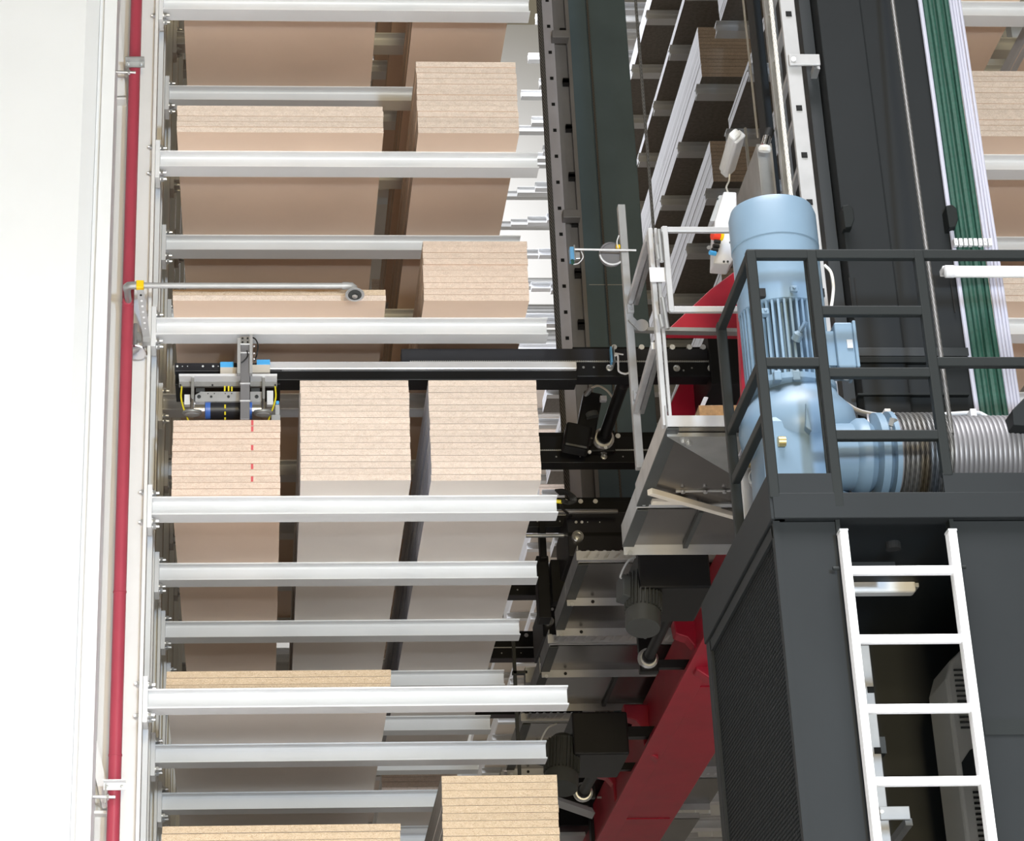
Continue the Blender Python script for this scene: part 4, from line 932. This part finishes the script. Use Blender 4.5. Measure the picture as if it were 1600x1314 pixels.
# ------------------------------------------------------------------ hoses and cables beside the mast
Y = 9.98
def vrun(u, r, m, name, lab, cat, grp, y=Y, v=0, zlo=None, zhi=9):
    c = at(u, v, Y=y)
    o = MB().tube([(c.x+random.uniform(-1, 1)*0.002, y, z) for z in [ (zlo or dz-0.1)+k*0.35 for k in range(14)]], r, 8).build(name, m, smooth=True)
    return tag(o, lab, cat, grp)
vrun(1437, 0.011, 'white_cable', 'grey_conduit', 'pale grey conduit along the left side of the green hoses', 'conduit', None)
for k, (u, r, y) in enumerate(((1446, 0.019, 9.98), (1453, 0.013, 9.96), (1459, 0.014, 9.97), (1466, 0.019, 9.95), (1472, 0.017, 9.99), (1477, 0.013, 9.97))):
    vrun(u, r, 'green_hose', 'green_hose', '%s green hose from the left in the vertical bundle' % ORD[k], 'hose', 'green hoses beside the front mast', y)
for k, (u, r) in enumerate(((1484, 0.009), (1489.5, 0.0075), (1494, 0.0075), (1499, 0.008))):
    vrun(u, r, 'white_cable', 'white_cable', '%s pale cable from the left, right of the green hoses' % ORD[k], 'cable', 'pale cables right of the green hoses', 9.99)
t = thing('cable_clip_row', 'row of small metal cable clips across the green hoses', 'clips', at(1517, 380, Y=9.92))
for k in range(8):
    u = 1493+k*7.6; c = at(u, 378, Y=9.93)
    MB().box(c.x-0.008, c.x+0.008, 9.92, 9.94, c.z-0.022, c.z+0.014).cyl((c.x, 9.92, c.z-0.004), (c.x, 9.912, c.z-0.004), 0.006, 6).build('clip', 'white_plastic', t)
# tube lamp
t = thing('tube_lamp', 'white tubular batten lamp across the green hoses under the top rail', 'lamp', at(1540, 430, Y=9.75))
a = at(1475, 410, Y=9.75); b = at(1660, 420, Y=9.75)
MB().box(a.x, b.x, 9.78, 9.84, a.z-0.03, a.z).build('lamp_base', 'white_plastic', t, bevel=0.005)
MB().cyl((a.x+0.03, 9.77, a.z-0.038), (b.x, 9.77, a.z-0.038), 0.026, 16).build('lamp_tube', 'lamp_cover', t, smooth=True)
MB().lathe((a.x, 9.77, a.z-0.036), (1, 0, 0), [(0.02, 0), (0.029, 0.006), (0.029, 0.045), (0.026, 0.05)], 16).build('end_cap', 'white_plastic', t, smooth=True)
# white cable loom from motor to hoses
t = thing('cable_loom', 'bundle of pale motor cables clipped along the mast to the green hoses', 'cable', at(1440, 650, Y=9.75))
for k, dy in enumerate((0, 0.018, 0.036)):
    o = 1.5*k
    MB().tube(curve([at(1318, 628+o, Y=9.72+dy), at(1340, 641+o, Y=9.75+dy), at(1365, 647+o, Y=9.8+dy), at(1388, 648+o, Y=9.85+dy), at(1460, 648+o*1.5, Y=9.86+dy), at(1520, 645+o*1.5, Y=9.86+dy), at(1536, 648+o, Y=9.86+dy), at(1545, 658, Y=9.86+dy), at(1547, 690, Y=9.86+dy)]), 0.0095, 8).build('loom_cable', 'white_plastic', t, smooth=True)
for u in (1388, 1522):
    c = at(u, 648, Y=9.8); MB().box(c.x-0.014, c.x+0.014, 9.80, 9.86, c.z-0.03, c.z+0.03).build('cable_clip', 'white_plastic', t, bevel=0.003)
tag(MB().tube(curve([at(1288, 414, Y=9.6), at(1298, 425, Y=9.6), at(1302, 445, Y=9.6), at(1301, 465, Y=9.6), at(1297, 490, Y=9.6)]), 0.007, 8).build('motor_cable', 'rope_white', smooth=True), 'single white cable curving along the right side of the blue motor', 'cable')
# ------------------------------------------------------------------ mast ladder
t = thing('mast_ladder', 'tall galvanised ladder with square rung holes left of the front mast', 'ladder', (2.56, 10.3, 0))
a = at(1218.5, 0, Y=10.02); b = at(1241, 0, Y=10.02)
MB().box(a.x, b.x, 10.02, 10.05, 5.1, 12).build('stringer', 'galv_light', t, bevel=0.004)
zc = [at(1236+k*7.4, 22+k*73.5, Y=10.02).z for k in range(-1, 6)]
for z in zc:
    x = (a.x+b.x)/2
    MB().box(x-0.014, x+0.014, 10.016, 10.021, z-0.014, z+0.014).box(x-0.008, x+0.012, 10.013, 10.017, z-0.012, z+0.006).build('rung_end', 'hole', t)
c = at(1193, 0, Y=10.45); d = at(1211, 0, Y=10.45)
MB().box(c.x, d.x, 10.45, 10.49, 5.1, 12).build('stringer', 'galv', t, bevel=0.004)
for z in zc: MB().bar(((a.x+b.x)/2, 10.05, z), ((c.x+d.x)/2, 10.46, z+0.0), 0.026, 0.026).build('rung', 'galv_light', t)
k = at(1232, 85, Y=10.0); q = at(1282, 102, Y=10.0)
MB().box(k.x, q.x, 9.995, 10.01, q.z, k.z).build('wall_bracket', 'galv_light', t, bevel=0.003)
MB().bar(at(1276, 104, Y=10.03), at(1258, 160, Y=10.3), 0.03, 0.03).build('bracket_strut', 'galv', t)
MB().cyl(at(1240, 92, Y=9.995), at(1240, 92, Y=9.985), 0.012, 6).build('bolt', 'zinc', t, smooth=True)
pA = at(1204, 0, Y=10.0); pB = at(1241, 352, Y=10.0)
tag(MB().tube([pA+(pA-pB)*0.2]+[pA.lerp(pB, f/10) for f in range(11)]+[pB+(pB-pA)*0.1], 0.010, 8, uvper=0.05).build('braided_rope', 'braid', smooth=True), 'white braided rope hanging along the mast ladder', 'rope')
tag(MB().box(at(1176, 0, Y=10.9).x, at(1188, 0, Y=10.9).x, 10.9, 11.05, 6.5, 12).build('cable_channel', 'cab_inner', bevel=0.004), 'narrow dark channel running down to the small spotlight', 'channel')
# ------------------------------------------------------------------ blue gear motor
mc = Vector((2.283, 9.62, 0)); R = 0.190
zt_ = at(1216, 341, Y=9.70).z; zf0 = at(1240, 468, Y=9.45).z; zf1 = at(1240, 583, Y=9.45).z; zg = at(1240, 600, Y=9.45).z; zg2 = at(1250, 830, Y=9.45).z
t = thing('gear_motor', 'large light blue upright gear motor behind the dark railing', 'motor', (mc.x, mc.y, zg2))
h = zt_-zf0
MB().lathe((mc.x, mc.y, zf0), (0, 0, 1), [(R*0.97, 0), (R, 0.004), (R*1.0, h*0.60), (R*1.02, h*0.605), (R*1.02, h*0.9), (R*0.96, h*0.97), (R*0.8, h), (R*0.2, h)], 44).build('fan_cowl', 'motor_blue', t, smooth=True)
MB().lathe((mc.x, mc.y, zf1), (0, 0, 1), [(R*0.73, -0.02), (R*0.73, zf0-zf1+0.01)], 40).build('motor_body', 'motor_blue', t, smooth=True)
for k in range(44):
    a = 2*math.pi*k/44; d = Vector((math.cos(a), math.sin(a), 0))
    if d.y > 0.6: continue
    p = mc+d*(R*0.85)
    MB().bar((p.x, p.y, zf1), (p.x, p.y, zf0+0.006), 0.0105, R*0.27, up=d).build('cooling_fin', 'motor_blue', t)
MB().lathe((mc.x, mc.y, zf1-0.03), (0, 0, 1), [(R*0.9, -0.02), (R*1.06, 0), (R*1.06, 0.025), (R*0.92, 0.035)], 40).build('motor_flange', 'motor_blue', t, smooth=True)
for du in (-0.09, -0.01, 0.09):
    MB().box(mc.x+du-0.016, mc.x+du+0.016, mc.y-R-0.012, mc.y-R+0.04, zf1-0.045, zf1+0.0).build('flange_lug', 'motor_blue', t, bevel=0.004)
for (u, v, s) in ((1191, 458, 1), (1283, 458, 1)):
    c = at(u, v, Y=mc.y-0.17 if u < 1250 else mc.y-0.06); MB().box(c.x-0.013, c.x+0.013, c.y-0.012, c.y+0.02, c.z-0.02, c.z+0.018).build('vent_opening', 'hole', t)
for (u, v) in ((1240, 452), (1195, 487)):
    c = at(u, v, Y=mc.y-R-0.004); MB().box(c.x-0.016, c.x+0.016, c.y-0.012, c.y+0.03, c.z-0.014, c.z+0.012).cyl((c.x, c.y-0.012, c.z), (c.x, c.y-0.022, c.z), 0.008, 6).build('cowl_lug', 'motor_blue', t, bevel=0.003)
c = at(1248, 522, Y=mc.y-R-0.02)
MB().lathe(c, (0.35, -0.7, 0.6), [(0.022, -0.03), (0.022, 0.0), (0.012, 0.012)], 14).bar(c, c+Vector((0.03, -0.03, 0.045)), 0.016, 0.012).build('lifting_eye', 'motor_blue', t, smooth=True)
# terminal box
a = at(1303, 503, Y=9.50); b = at(1344, 573, Y=9.50)
MB().box(a.x, b.x-0.012, 9.50, 9.66, b.z, a.z).build('terminal_box', 'motor_blue', t, bevel=0.008)
MB().box(b.x-0.014, b.x, 9.49, 9.67, b.z-0.004, a.z+0.004).build('terminal_lid', 'motor_blue', t, bevel=0.004)
MB().box(mc.x+R*0.8, a.x+0.01, 9.53, 9.64, b.z+0.02, a.z-0.03).build('terminal_neck', 'motor_blue', t)
MB().box(a.x+0.045, a.x+0.07, 9.494, 9.50, (a.z+b.z)/2-0.02, (a.z+b.z)/2+0.02).build('name_plate', 'grey_plastic', t)
MB().cyl(at(1322, 575, Y=9.56), at(1322, 592, Y=9.56), 0.014, 10).build('cable_gland', 'white_plastic', t, smooth=True)
# gearbox
R2 = R*1.0
MB().lathe((mc.x+0.02, mc.y, zg-0.02), (0, 0, -1), [(R*0.9, -0.05), (R*1.02, 0.0), (R*1.28, 0.06), (R*1.34, 0.13), (R*1.30, 0.20), (R*1.05, 0.25), (R*0.98, 0.4), (R*0.98, zg-zg2-0.02)], 44).build('gear_housing', 'motor_blue', t, smooth=True)
MB().lathe((mc.x-0.10, mc.y-0.02, zg-0.16), (-1, 0, 0), [(0.12, -0.05), (0.12, 0.05), (0.09, 0.10), (0.03, 0.12)], 28).build('housing_boss', 'motor_blue', t, smooth=True)
MB().prism([(at(1189, 640, Y=9.42).x, 9.40, zg-0.16), (at(1310, 640, Y=9.42).x, 9.40, zg-0.16), (at(1316, 770, Y=9.42).x, 9.40, zg2), (at(1196, 770, Y=9.42).x, 9.40, zg2)], (0, 0.34, 0)).build('gear_case', 'motor_blue', t, bevel=0.03)
c = at(1258, 640, Y=mc.y-R*1.25); MB().prism([(c.x-0.012, c.y-0.03, c.z-0.09), (c.x+0.012, c.y-0.03, c.z-0.11), (c.x+0.0, c.y-0.03, c.z+0.02)], (0, 0.15, 0)).build('casting_rib', 'motor_blue', t, bevel=0.004)
MB().lathe((mc.x+0.17, dY, dz), (1, 0, 0), [(dR*0.85, -0.1), (dR*0.85, 0.06), (dR*0.6, 0.08)], 32).build('output_flange', 'motor_blue', t, smooth=True)
c = at(1216, 690, Y=9.38); MB().cyl(c, c+Vector((0.03, 0, 0)), 0.022, 14).build('oil_plug', 'brass', t, smooth=True)
# bearing plate left of the gearbox
t = thing('bearing_plate', 'silver bearing plate with a round boss and brass cap left of the motor', 'plate', at(1180, 800, Y=9.9))
MB().prism([at(1163, 815, Y=9.9), at(1200, 815, Y=9.9), at(1204, 660, Y=9.9), at(1180, 655, Y=9.9), at(1160, 720, Y=9.9)], (0, 0.05, 0)).build('plate', 'galv_light', t, bevel=0.004)
c = at(1188, 752, Y=9.9); MB().lathe(c, (-0.25, -1, 0), [(0.05, 0), (0.05, 0.05), (0.042, 0.06), (0.02, 0.05)], 26).build('round_boss', 'galv', t, smooth=True)
c = at(1172, 722, Y=9.88); MB().lathe(c, (-0.2, -1, 0), [(0.026, 0), (0.026, 0.03), (0.02, 0.035)], 18).build('brass_cap', 'brass', t, smooth=True)['label'] = 'brass cap'
for (u, v) in ((1186, 700), (1198, 780)): c = at(u, v, Y=9.9); MB().cyl(c, c+Vector((0, -0.012, 0)), 0.014, 10).build('bolt', 'zinc', t, smooth=True)
tag(MB().bar(at(1190, 640, Y=9.95), at(1160, 720, Y=9.95), 0.05, 0.05).build('support_strut', 'guide_gray', bevel=0.004), 'grey strut leaning against the silver bearing plate', 'strut')
# ------------------------------------------------------------------ cabin
CX0, CX1, CY0, CY1 = 2.02, 3.76, 9.0, 10.58
zr = 1.7+3.342; zd = 1.7+3.531
cab = thing('machine_cabin', 'dark grey machine cabin with mesh side and open front under the winch', 'cabin', (2.9, 9.8, 0))
zt0 = at(1250, 772, Y=9.0).z
MB().box(CX0, CX1, CY0-0.02, CY0+0.06, zr, zt0).build('roof_channel', 'cabin_gray', cab, bevel=0.004)
for (ua, ub) in ((1196, 1304), (1472, 1700)):
    MB().box(CX0 if ua == 1196 else at(ua, 750, Y=9).x, at(ub, 750, Y=9).x, CY0-0.018, CY0-0.006, zt0-0.002, zd).build('toe_board', 'cabin_gray', cab, bevel=0.002)
MB().box(CX0-0.012, CX0+0.05, CY0-0.012, CY1+0.02, zr, zd).build('side_channel', 'cabin_gray', cab, bevel=0.004)
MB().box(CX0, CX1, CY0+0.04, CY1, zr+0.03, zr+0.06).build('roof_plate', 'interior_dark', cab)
xp = at(1309, 830, Y=9.0).x; xq = at(1490, 830, Y=9.0).x
def pane(a, b, y, name):
    MB().box(a, b, y, y+0.03, 0.35, zr-0.003).build(name, 'cabin_gray', cab, bevel=0.003)
pane(CX0+0.002, xp, CY0+0.012, 'front_panel'); pane(xq, CX1, CY0+0.012, 'front_panel')
MB().box(xp-0.005, xp+0.012, CY0+0.0, CY0+0.05, 0.35, zr).build('door_jamb', 'rail_gray', cab); MB().box(xq-0.012, xq+0.005, CY0, CY0+0.05, 0.35, zr).build('door_jamb', 'rail_gray', cab)
for z_ in (2.4,): MB().box(xq+0.02, CX1, CY0+0.008, CY0+0.013, at(1560, 1135, Y=9).z-0.03, at(1560, 1135, Y=9).z+0.03).build('panel_strip', 'rail_gray', cab)
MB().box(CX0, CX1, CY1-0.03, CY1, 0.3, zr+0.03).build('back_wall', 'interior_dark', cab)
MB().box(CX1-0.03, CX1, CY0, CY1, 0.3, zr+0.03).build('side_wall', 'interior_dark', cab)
MB().box(CX0, CX1, CY0, CY1, 0.25, 0.35).build('cabin_floor', 'cab_inner', cab)
for (y, w_) in ((CY1-0.045, 0.06), ): MB().box(CX0-0.004, CX0+0.04, y-0.02, CY1+0.02, 0.3, zr).build('corner_post', 'cabin_gray', cab, bevel=0.003)
# mesh side
mesh = MB(); yA, yB, zA, zBm = CY0+0.06, CY1-0.06, 1.9, zr-0.03
H = zBm-zA; W_ = yB-yA; st = 0.034
def clipseg(y0, z0, y1, z1):
    ts = [0.0, 1.0]; dy, dz_ = y1-y0, z1-z0
    for pq, q in ((-dy, y0-yA), (dy, yB-y0), (-dz_, z0-zA), (dz_, zBm-z0)):
        if abs(pq) < 1e-9:
            if q < 0: return None
        else:
            r = q/pq
            if pq < 0: ts[0] = max(ts[0], r)
            else: ts[1] = min(ts[1], r)
    if ts[0] >= ts[1]: return None
    return (y0+dy*ts[0], z0+dz_*ts[0]), (y0+dy*ts[1], z0+dz_*ts[1])
k = -int(W_*1.9/st)
slope = 1.7
c0 = -slope*W_
while c0 < H:
    s1 = clipseg(yA, zA+c0, yB, zA+c0+slope*W_)
    s2 = clipseg(yA, zA+c0+slope*W_, yB, zA+c0)
    for s_ in (s1, s2):
        if s_: mesh.bar((CX0+0.012, *s_[0]), (CX0+0.012, *s_[1]), 0.007, 0.004, up=(1, 0, 0))
    c0 += st*slope*0.62
tag(mesh.build('mesh_panel', 'mesh_black', cab), kind='stuff')
for (z_) in (zr-0.03, 1.9): MB().box(CX0-0.002, CX0+0.025, CY0+0.03, CY1, z_-0.03, z_+0.02).build('mesh_frame', 'cabin_gray', cab)
MB().box(CX0-0.002, CX0+0.025, CY0+0.010, CY0+0.05, 0.3, zr).build('mesh_frame', 'cabin_gray', cab)
MB().box(CX0-0.002, CX0+0.025, CY1-0.08, CY1-0.05, 0.3, zr).build('mesh_frame', 'cabin_gray', cab)
# cabin interior
tag(MB().box(2.12, 2.5, 9.9, 10.3, 3.75, 3.81).build('cable_tray', 'guide_gray'), 'grey cable tray glimpsed through the cabin mesh', 'cable tray')
tag(MB().box(2.19, 2.47, 10.0, 10.5, 0.35, 3.3).build('switch_cabinet', 'motor_gray', bevel=0.01), 'dim switch cabinet inside the cabin behind the mesh', 'cabinet')
tag(MB().bar((2.14, 10.45, 2.4), (2.14, 9.25, 3.75), 0.05, 0.05).build('diagonal_brace', 'guide_gray'), 'grey diagonal brace glimpsed behind the cabin mesh', 'brace')
tag(MB().box(2.12, 2.18, 10.3, 10.36, 0.4, 4.6).build('inner_post', 'motor_gray'), 'inner post glimpsed behind the cabin mesh', 'post')
tag(MB().box(2.2, 2.6, 9.9, 10.3, 4.35, 4.42).build('upper_shelf', 'motor_gray'), 'upper dim shelf bracket behind the cabin mesh', 'shelf')
Y = 9.9
a = at(1322, 893, Y=Y); b = at(1431, 926, Y=Y)
t = thing('cabin_lamp', 'clear-covered lamp inside the dark cabin behind the ladder', 'lamp', (a.x, Y, b.z))
MB().box(a.x-0.15, b.x, Y, Y+0.05, b.z+0.02, a.z).build('lamp_base', 'white_plastic', t, bevel=0.006)
MB().box(a.x-0.15, b.x-0.012, Y-0.06, Y+0.01, b.z-0.015, a.z-0.02).build('lamp_cover', 'lamp_cover', t, bevel=0.012)
MB().box(b.x-0.015, b.x+0.006, Y-0.045, Y+0.03, b.z+0.01, a.z).build('end_clip', 'grey_plastic', t, bevel=0.004)
tag(MB().box(2.3, 2.62, 9.5, 9.56, zr-0.03, zr).build('ceiling_rail', 'mast_gray'), 'dark rail under the cabin ceiling behind the ladder top', 'rail')
tag(MB().lathe((2.58, 9.35, zr+0.0), (0, 0, 1), [(0.03, 0), (0.03, 0.03)], 14).build('ceiling_hook', 'hole'), 'small dark ceiling fitting above the cabin ladder', 'fitting')
Y = 9.75
a = at(1344, 1008, Y=Y); b = at(1358, 1008, Y=Y)
t = thing('inner_ladder', 'galvanised ladder stringer with square holes inside the cabin', 'ladder', (a.x, Y, 0.3))
MB().box(a.x, b.x, Y, Y+0.03, 0.35, a.z).build('stringer', 'galv_light', t, bevel=0.003)
for v in (1078, 1173):
    c = at(1354 if v < 1100 else 1365, v, Y=Y); x = (a.x+b.x)/2+0.004
    MB().box(x-0.014, x+0.014, Y-0.005, Y+0.001, c.z-0.013, c.z+0.013).build('rung_end', 'hole', t)
k = at(1374, 1260, Y=Y-0.02); q = at(1423, 1280, Y=Y-0.02)
MB().box(k.x, q.x, Y-0.02, Y-0.005, q.z, k.z).build('bracket', 'galv_light', t, bevel=0.002)
MB().bar(at(1420, 1284, Y=Y), at(1385, 1330, Y=Y+0.3), 0.03, 0.03).build('bracket_strut', 'galv', t)
MB().cyl(at(1378, 1268, Y=Y-0.02), at(1378, 1268, Y=Y-0.03), 0.008, 6).build('bolt', 'zinc', t, smooth=True)
Y = 9.7
t = thing('air_conditioner', 'grey-beige louvred air conditioner inside the cabin behind the ladder', 'air conditioner', at(1510, 1314, Y=Y))
a = at(1478, 1060, Y=Y); zt2 = at(1500, 1022, Y=Y).z
m = MB().prism([(a.x, Y, at(1478, 1062, Y=Y).z-0.9), (a.x, Y, a.z), (a.x+0.03, Y, a.z+0.08), (a.x+0.08, Y, zt2+0.02), (a.x+0.35, Y, zt2+0.03), (a.x+0.35, Y, a.z-0.9)], (0, 0.3, 0))
m.build('ac_body', 'beige_plastic', t, bevel=0.015)
for k in range(12):
    z = a.z+0.03-k*0.022; MB().box(a.x+0.035, a.x+0.11, Y-0.006, Y, z, z+0.008).build('louvre', 'motor_gray', t)
for k in range(12):
    z = at(1515, 1240, Y=Y).z-k*0.022
    MB().box(a.x+0.05, a.x+0.15, Y-0.006, Y, z, z+0.009).build('louvre', 'hole', t)
zz = at(1500, 1180, Y=Y).z; MB().prism([(a.x+0.02, Y-0.004, zz-0.1), (a.x+0.2, Y-0.004, zz-0.1), (a.x+0.2, Y-0.004, zz+0.09), (a.x+0.06, Y-0.004, zz+0.02), (a.x+0.02, Y-0.004, zz-0.03)], (0, 0.004, 0)).build('display_panel', 'interior_dark', t)
tag(MB().box(2.5, 2.9, 10.3, 10.55, 2.2, 3.95).build('dark_cabinet', 'cab_inner', bevel=0.012), 'dark equipment cabinet at the back of the cabin', 'cabinet')
# cabin ladder
t = thing('cabin_ladder', 'white ladder leading up to the cabin roof gate', 'ladder', (2.5, 8.9, 0))
Y = 8.90
for (u0, u1) in ((1312.5, 1325), (1482, 1495)):
    a = at(u0, 829, Y=Y); b = at(u1, 829, Y=Y)
    MB().box(a.x, b.x, Y, Y+0.055, 0, a.z).build('stringer', 'white_paint', t, bevel=0.003)
    MB().box(a.x-0.001, b.x+0.001, Y-0.001, Y+0.056, a.z, a.z+0.008).build('end_cap', 'grey_plastic', t)
xa_ = at(1324, 829, Y=Y).x; xb_ = at(1483, 829, Y=Y).x
for v in (888.5, 996, 1105, 1219, 1338):
    z = at(1400, v, Y=Y).z; MB().box(xa_, xb_, Y+0.008, Y+0.04, z-0.016, z+0.016).build('rung', 'white_paint', t, bevel=0.004)
for (u, v) in ((1306, 888), (1504, 886)): c = at(u, v, Y=8.95); MB().cyl((c.x-0.012, 8.95, c.z), (c.x+0.012, 8.95, c.z), 0.008, 8).build('fixing_bolt', 'rail_gray', t, smooth=True)
# roof railing
t = thing('roof_railing', 'dark grey tubular safety railing with gate around the winch', 'railing', (2.6, 9.0, zd))
Y = 9.0; T = 0.041
def pr(a, b, name='rail', w=T, y0=Y, y1=Y): MB().bar(at(*a, Y=y0), at(*b, Y=y1), w, w).build(name, 'rail_gray', t, bevel=0.005)
def vpost(u, v, v2, y=Y, w=T):
    a = at(u, v, Y=y)+Vector((0, 0, T/2-0.002)); b = at(u, v2, Y=y); MB().box(a.x-w/2, a.x+w/2, y-w/2, y+w/2, min(b.z, a.z), max(a.z, b.z)).build('post', 'rail_gray', t, bevel=0.005)
ztop = at(1400, 399, Y=9).z
xcorner = at(1172.5, 399, Y=9).x
def hrail(xa, xb, z, y=Y, name='rail'): MB().box(xa+0.003, xb-0.003, y-T/2+0.003, y+T/2-0.003, z-T/2, z+T/2).build(name, 'rail_gray', t, bevel=0.005)
hrail(xcorner-T/2, 3.72, ztop)
def zof(v, u=1300): return at(u, v, Y=9).z
vpost(1172.5, 399, 780)
x2_ = at(1267, 405, Y=9).x; x3_ = at(1434, 405, Y=9).x
vpost(1267, 399, 795); vpost(1434, 399, 745)
hrail(xcorner, x2_, zof(567.5, 1240))
for v in (487, 583.5, 681): hrail(x2_, x3_, zof(v, 1370), name='gate_rail')
hrail(x3_, 3.72, zof(567, 1520))
# gate bottom posts overlap (gate stile edge)
vpost(1259, 405, 772, 9.03, 0.02)
vpost(3.4*0+1560, 399, 745) if False else None
yb2 = at(1124, 522, X=2.02).y
xs_ = xcorner
MB().box(xs_-T/2+0.003, xs_+T/2-0.003, Y, yb2, ztop-T/2, ztop+T/2-0.002).build('side_rail', 'rail_gray', t, bevel=0.005)
MB().box(xs_-T/2, xs_+T/2, yb2-T/2, yb2+T/2, zd-0.08, ztop+T/2).build('post', 'rail_gray', t, bevel=0.005)
for z in (zof(570, 1184), zof(650, 1190)): MB().box(xs_-T/2+0.003, xs_+T/2-0.003, Y, yb2, z-T/2, z+T/2).build('side_rail', 'rail_gray', t, bevel=0.005)
# dark corner plate at the right frame edge
m = MB().prism([at(1582, 640, Y=9.2), at(1604, 618, Y=9.2), at(1640, 618, Y=9.2), at(1640, 668, Y=9.2), at(1584, 664, Y=9.2)], (0, 0.2, 0))
tag(m.build('drum_bearing_guard', 'cabin_gray', bevel=0.004), 'dark guard plate at the right edge above the drum', 'guard')
# hoses and small fittings between rack and platform
t = thing('hose_bundle', 'black looped hoses hanging beside the wide white arm end', 'hose', at(890, 790, Y=13.4))
for k in range(4):
    MB().tube(curve([at(868+k*2, 766+k*2, Y=13.6), at(882+k*2, 766+k*2, Y=13.55), at(897-k*2, 775+k, Y=13.5), at(899-k*2, 783, Y=13.5), at(888, 787-k, Y=13.5), at(876, 784-k, Y=13.55), at(880, 796, Y=14.2), at(894, 806, Y=14.96)]), 0.008, 6).build('hose', 'rubber', t, smooth=True)
MB().cyl(at(868, 783, Y=13.5), at(878, 784, Y=13.5), 0.012, 8).build('hose_coupling', 'yellow_hose', t, smooth=True)
for (u0, v0, u1, v1, Y, m_, lab) in ((870, 796, 965, 803, 14.6, 'guide_gray', 'upper silver guide rod right of the wide white arm'), (822, 834, 890, 840, 15.1, 'galv', 'silver guide rod below the wide white arm end'),):
    a = at(u0, (v0+v1)/2, Y=Y); b = at(u1, (v0+v1)/2, Y=Y)
    tag(MB().cyl(a, (b.x, Y, a.z), (v1-v0)/3843*Y*0.55, 12).build('guide_rod', m_, smooth=True), lab, 'rod')
for (u0, v0, u1, v1, Y, dd, m_, nm, lab, cat) in (
    (842, 815, 855, 872, 15.36, 0.1, 'black', 'black_link', 'black link bar below the wide white arm end', 'bar'),
    (838, 868, 862, 965, 15.43, 0.15, 'black', 'chain_housing', 'black chain housing beside the fifth white arm end', 'housing'),
    (860, 874, 895, 940, 15.40, 0.1, 'black', 'sloping_bar', 'black sloping bar left of the perforated pan', 'bar'),
    (820, 1042, 842, 1066, 17.0, 0.1, 'grey_plastic', 'valve_island', 'grey valve block behind the rack arm near the bottom', 'valve'),
    (866, 1262, 925, 1290, 19.5, 0.3, 'black', 'lower_housing', 'black housing right of the tall stack at the bottom', 'housing'),
    (866, 1300, 915, 1306, 19.5, 0.3, 'grey_plastic', 'lower_ledge', 'grey ledge under the black housing at the bottom', 'ledge'),
    (920, 1245, 948, 1330, 19.3, 0.1, 'black_plate', 'lower_post', 'dark post beside the lower red bracket at the bottom', 'post')):
    a = at(u0, v0, Y=Y); b = at(u1, v1, Y=Y)
    tag(MB().box(a.x, b.x, Y, Y+dd, b.z, a.z).build(nm, m_, bevel=0.005), lab, cat)
a = at(800, 1000, Y=17.0); b = at(805, 1000, Y=17.0)
tag(MB().box(a.x, b.x, 17.0, 17.04, 0, a.z).build('cable_post', 'motor_gray'), 'thin dark post behind the rack arm ends', 'post')
a = at(803, 1050, Y=17.0); b = at(822, 1052, Y=17.0)
tag(MB().box(a.x-0.01, b.x+0.01, 17.0, 17.05, b.z, a.z+0.01).build('valve_holder', 'motor_gray'), 'small dark holder bar carrying the grey valve block', 'holder')
m = MB().prism([at(866, 1243, Y=18.8), at(925, 1262, Y=18.8), at(930, 1270, Y=18.8), at(866, 1248, Y=18.8)], (0, 0.2, 0))
tag(m.build('sloping_plate', 'galv_light'), 'pale sloping plate right of the tall stack at the bottom', 'plate')
m = MB().tube(curve([at(1027, 1040, Y=15.8), at(1045, 1043, Y=15.8), at(1058, 1055, Y=15.7), at(1067, 1072, Y=15.7)]), 0.008, 6)
tag(m.build('sensor_cable', 'cream', smooth=True), 'pale sensor cable with tag hanging from the middle shaft plate', 'cable')
tag(MB().tube(curve([at(933, 1246, Y=18.8), at(950, 1247, Y=18.8), at(962, 1256, Y=18.8)]), 0.009, 6).build('sensor_cable', 'cream', smooth=True), 'pale sensor cable at the lower shaft plate', 'cable')
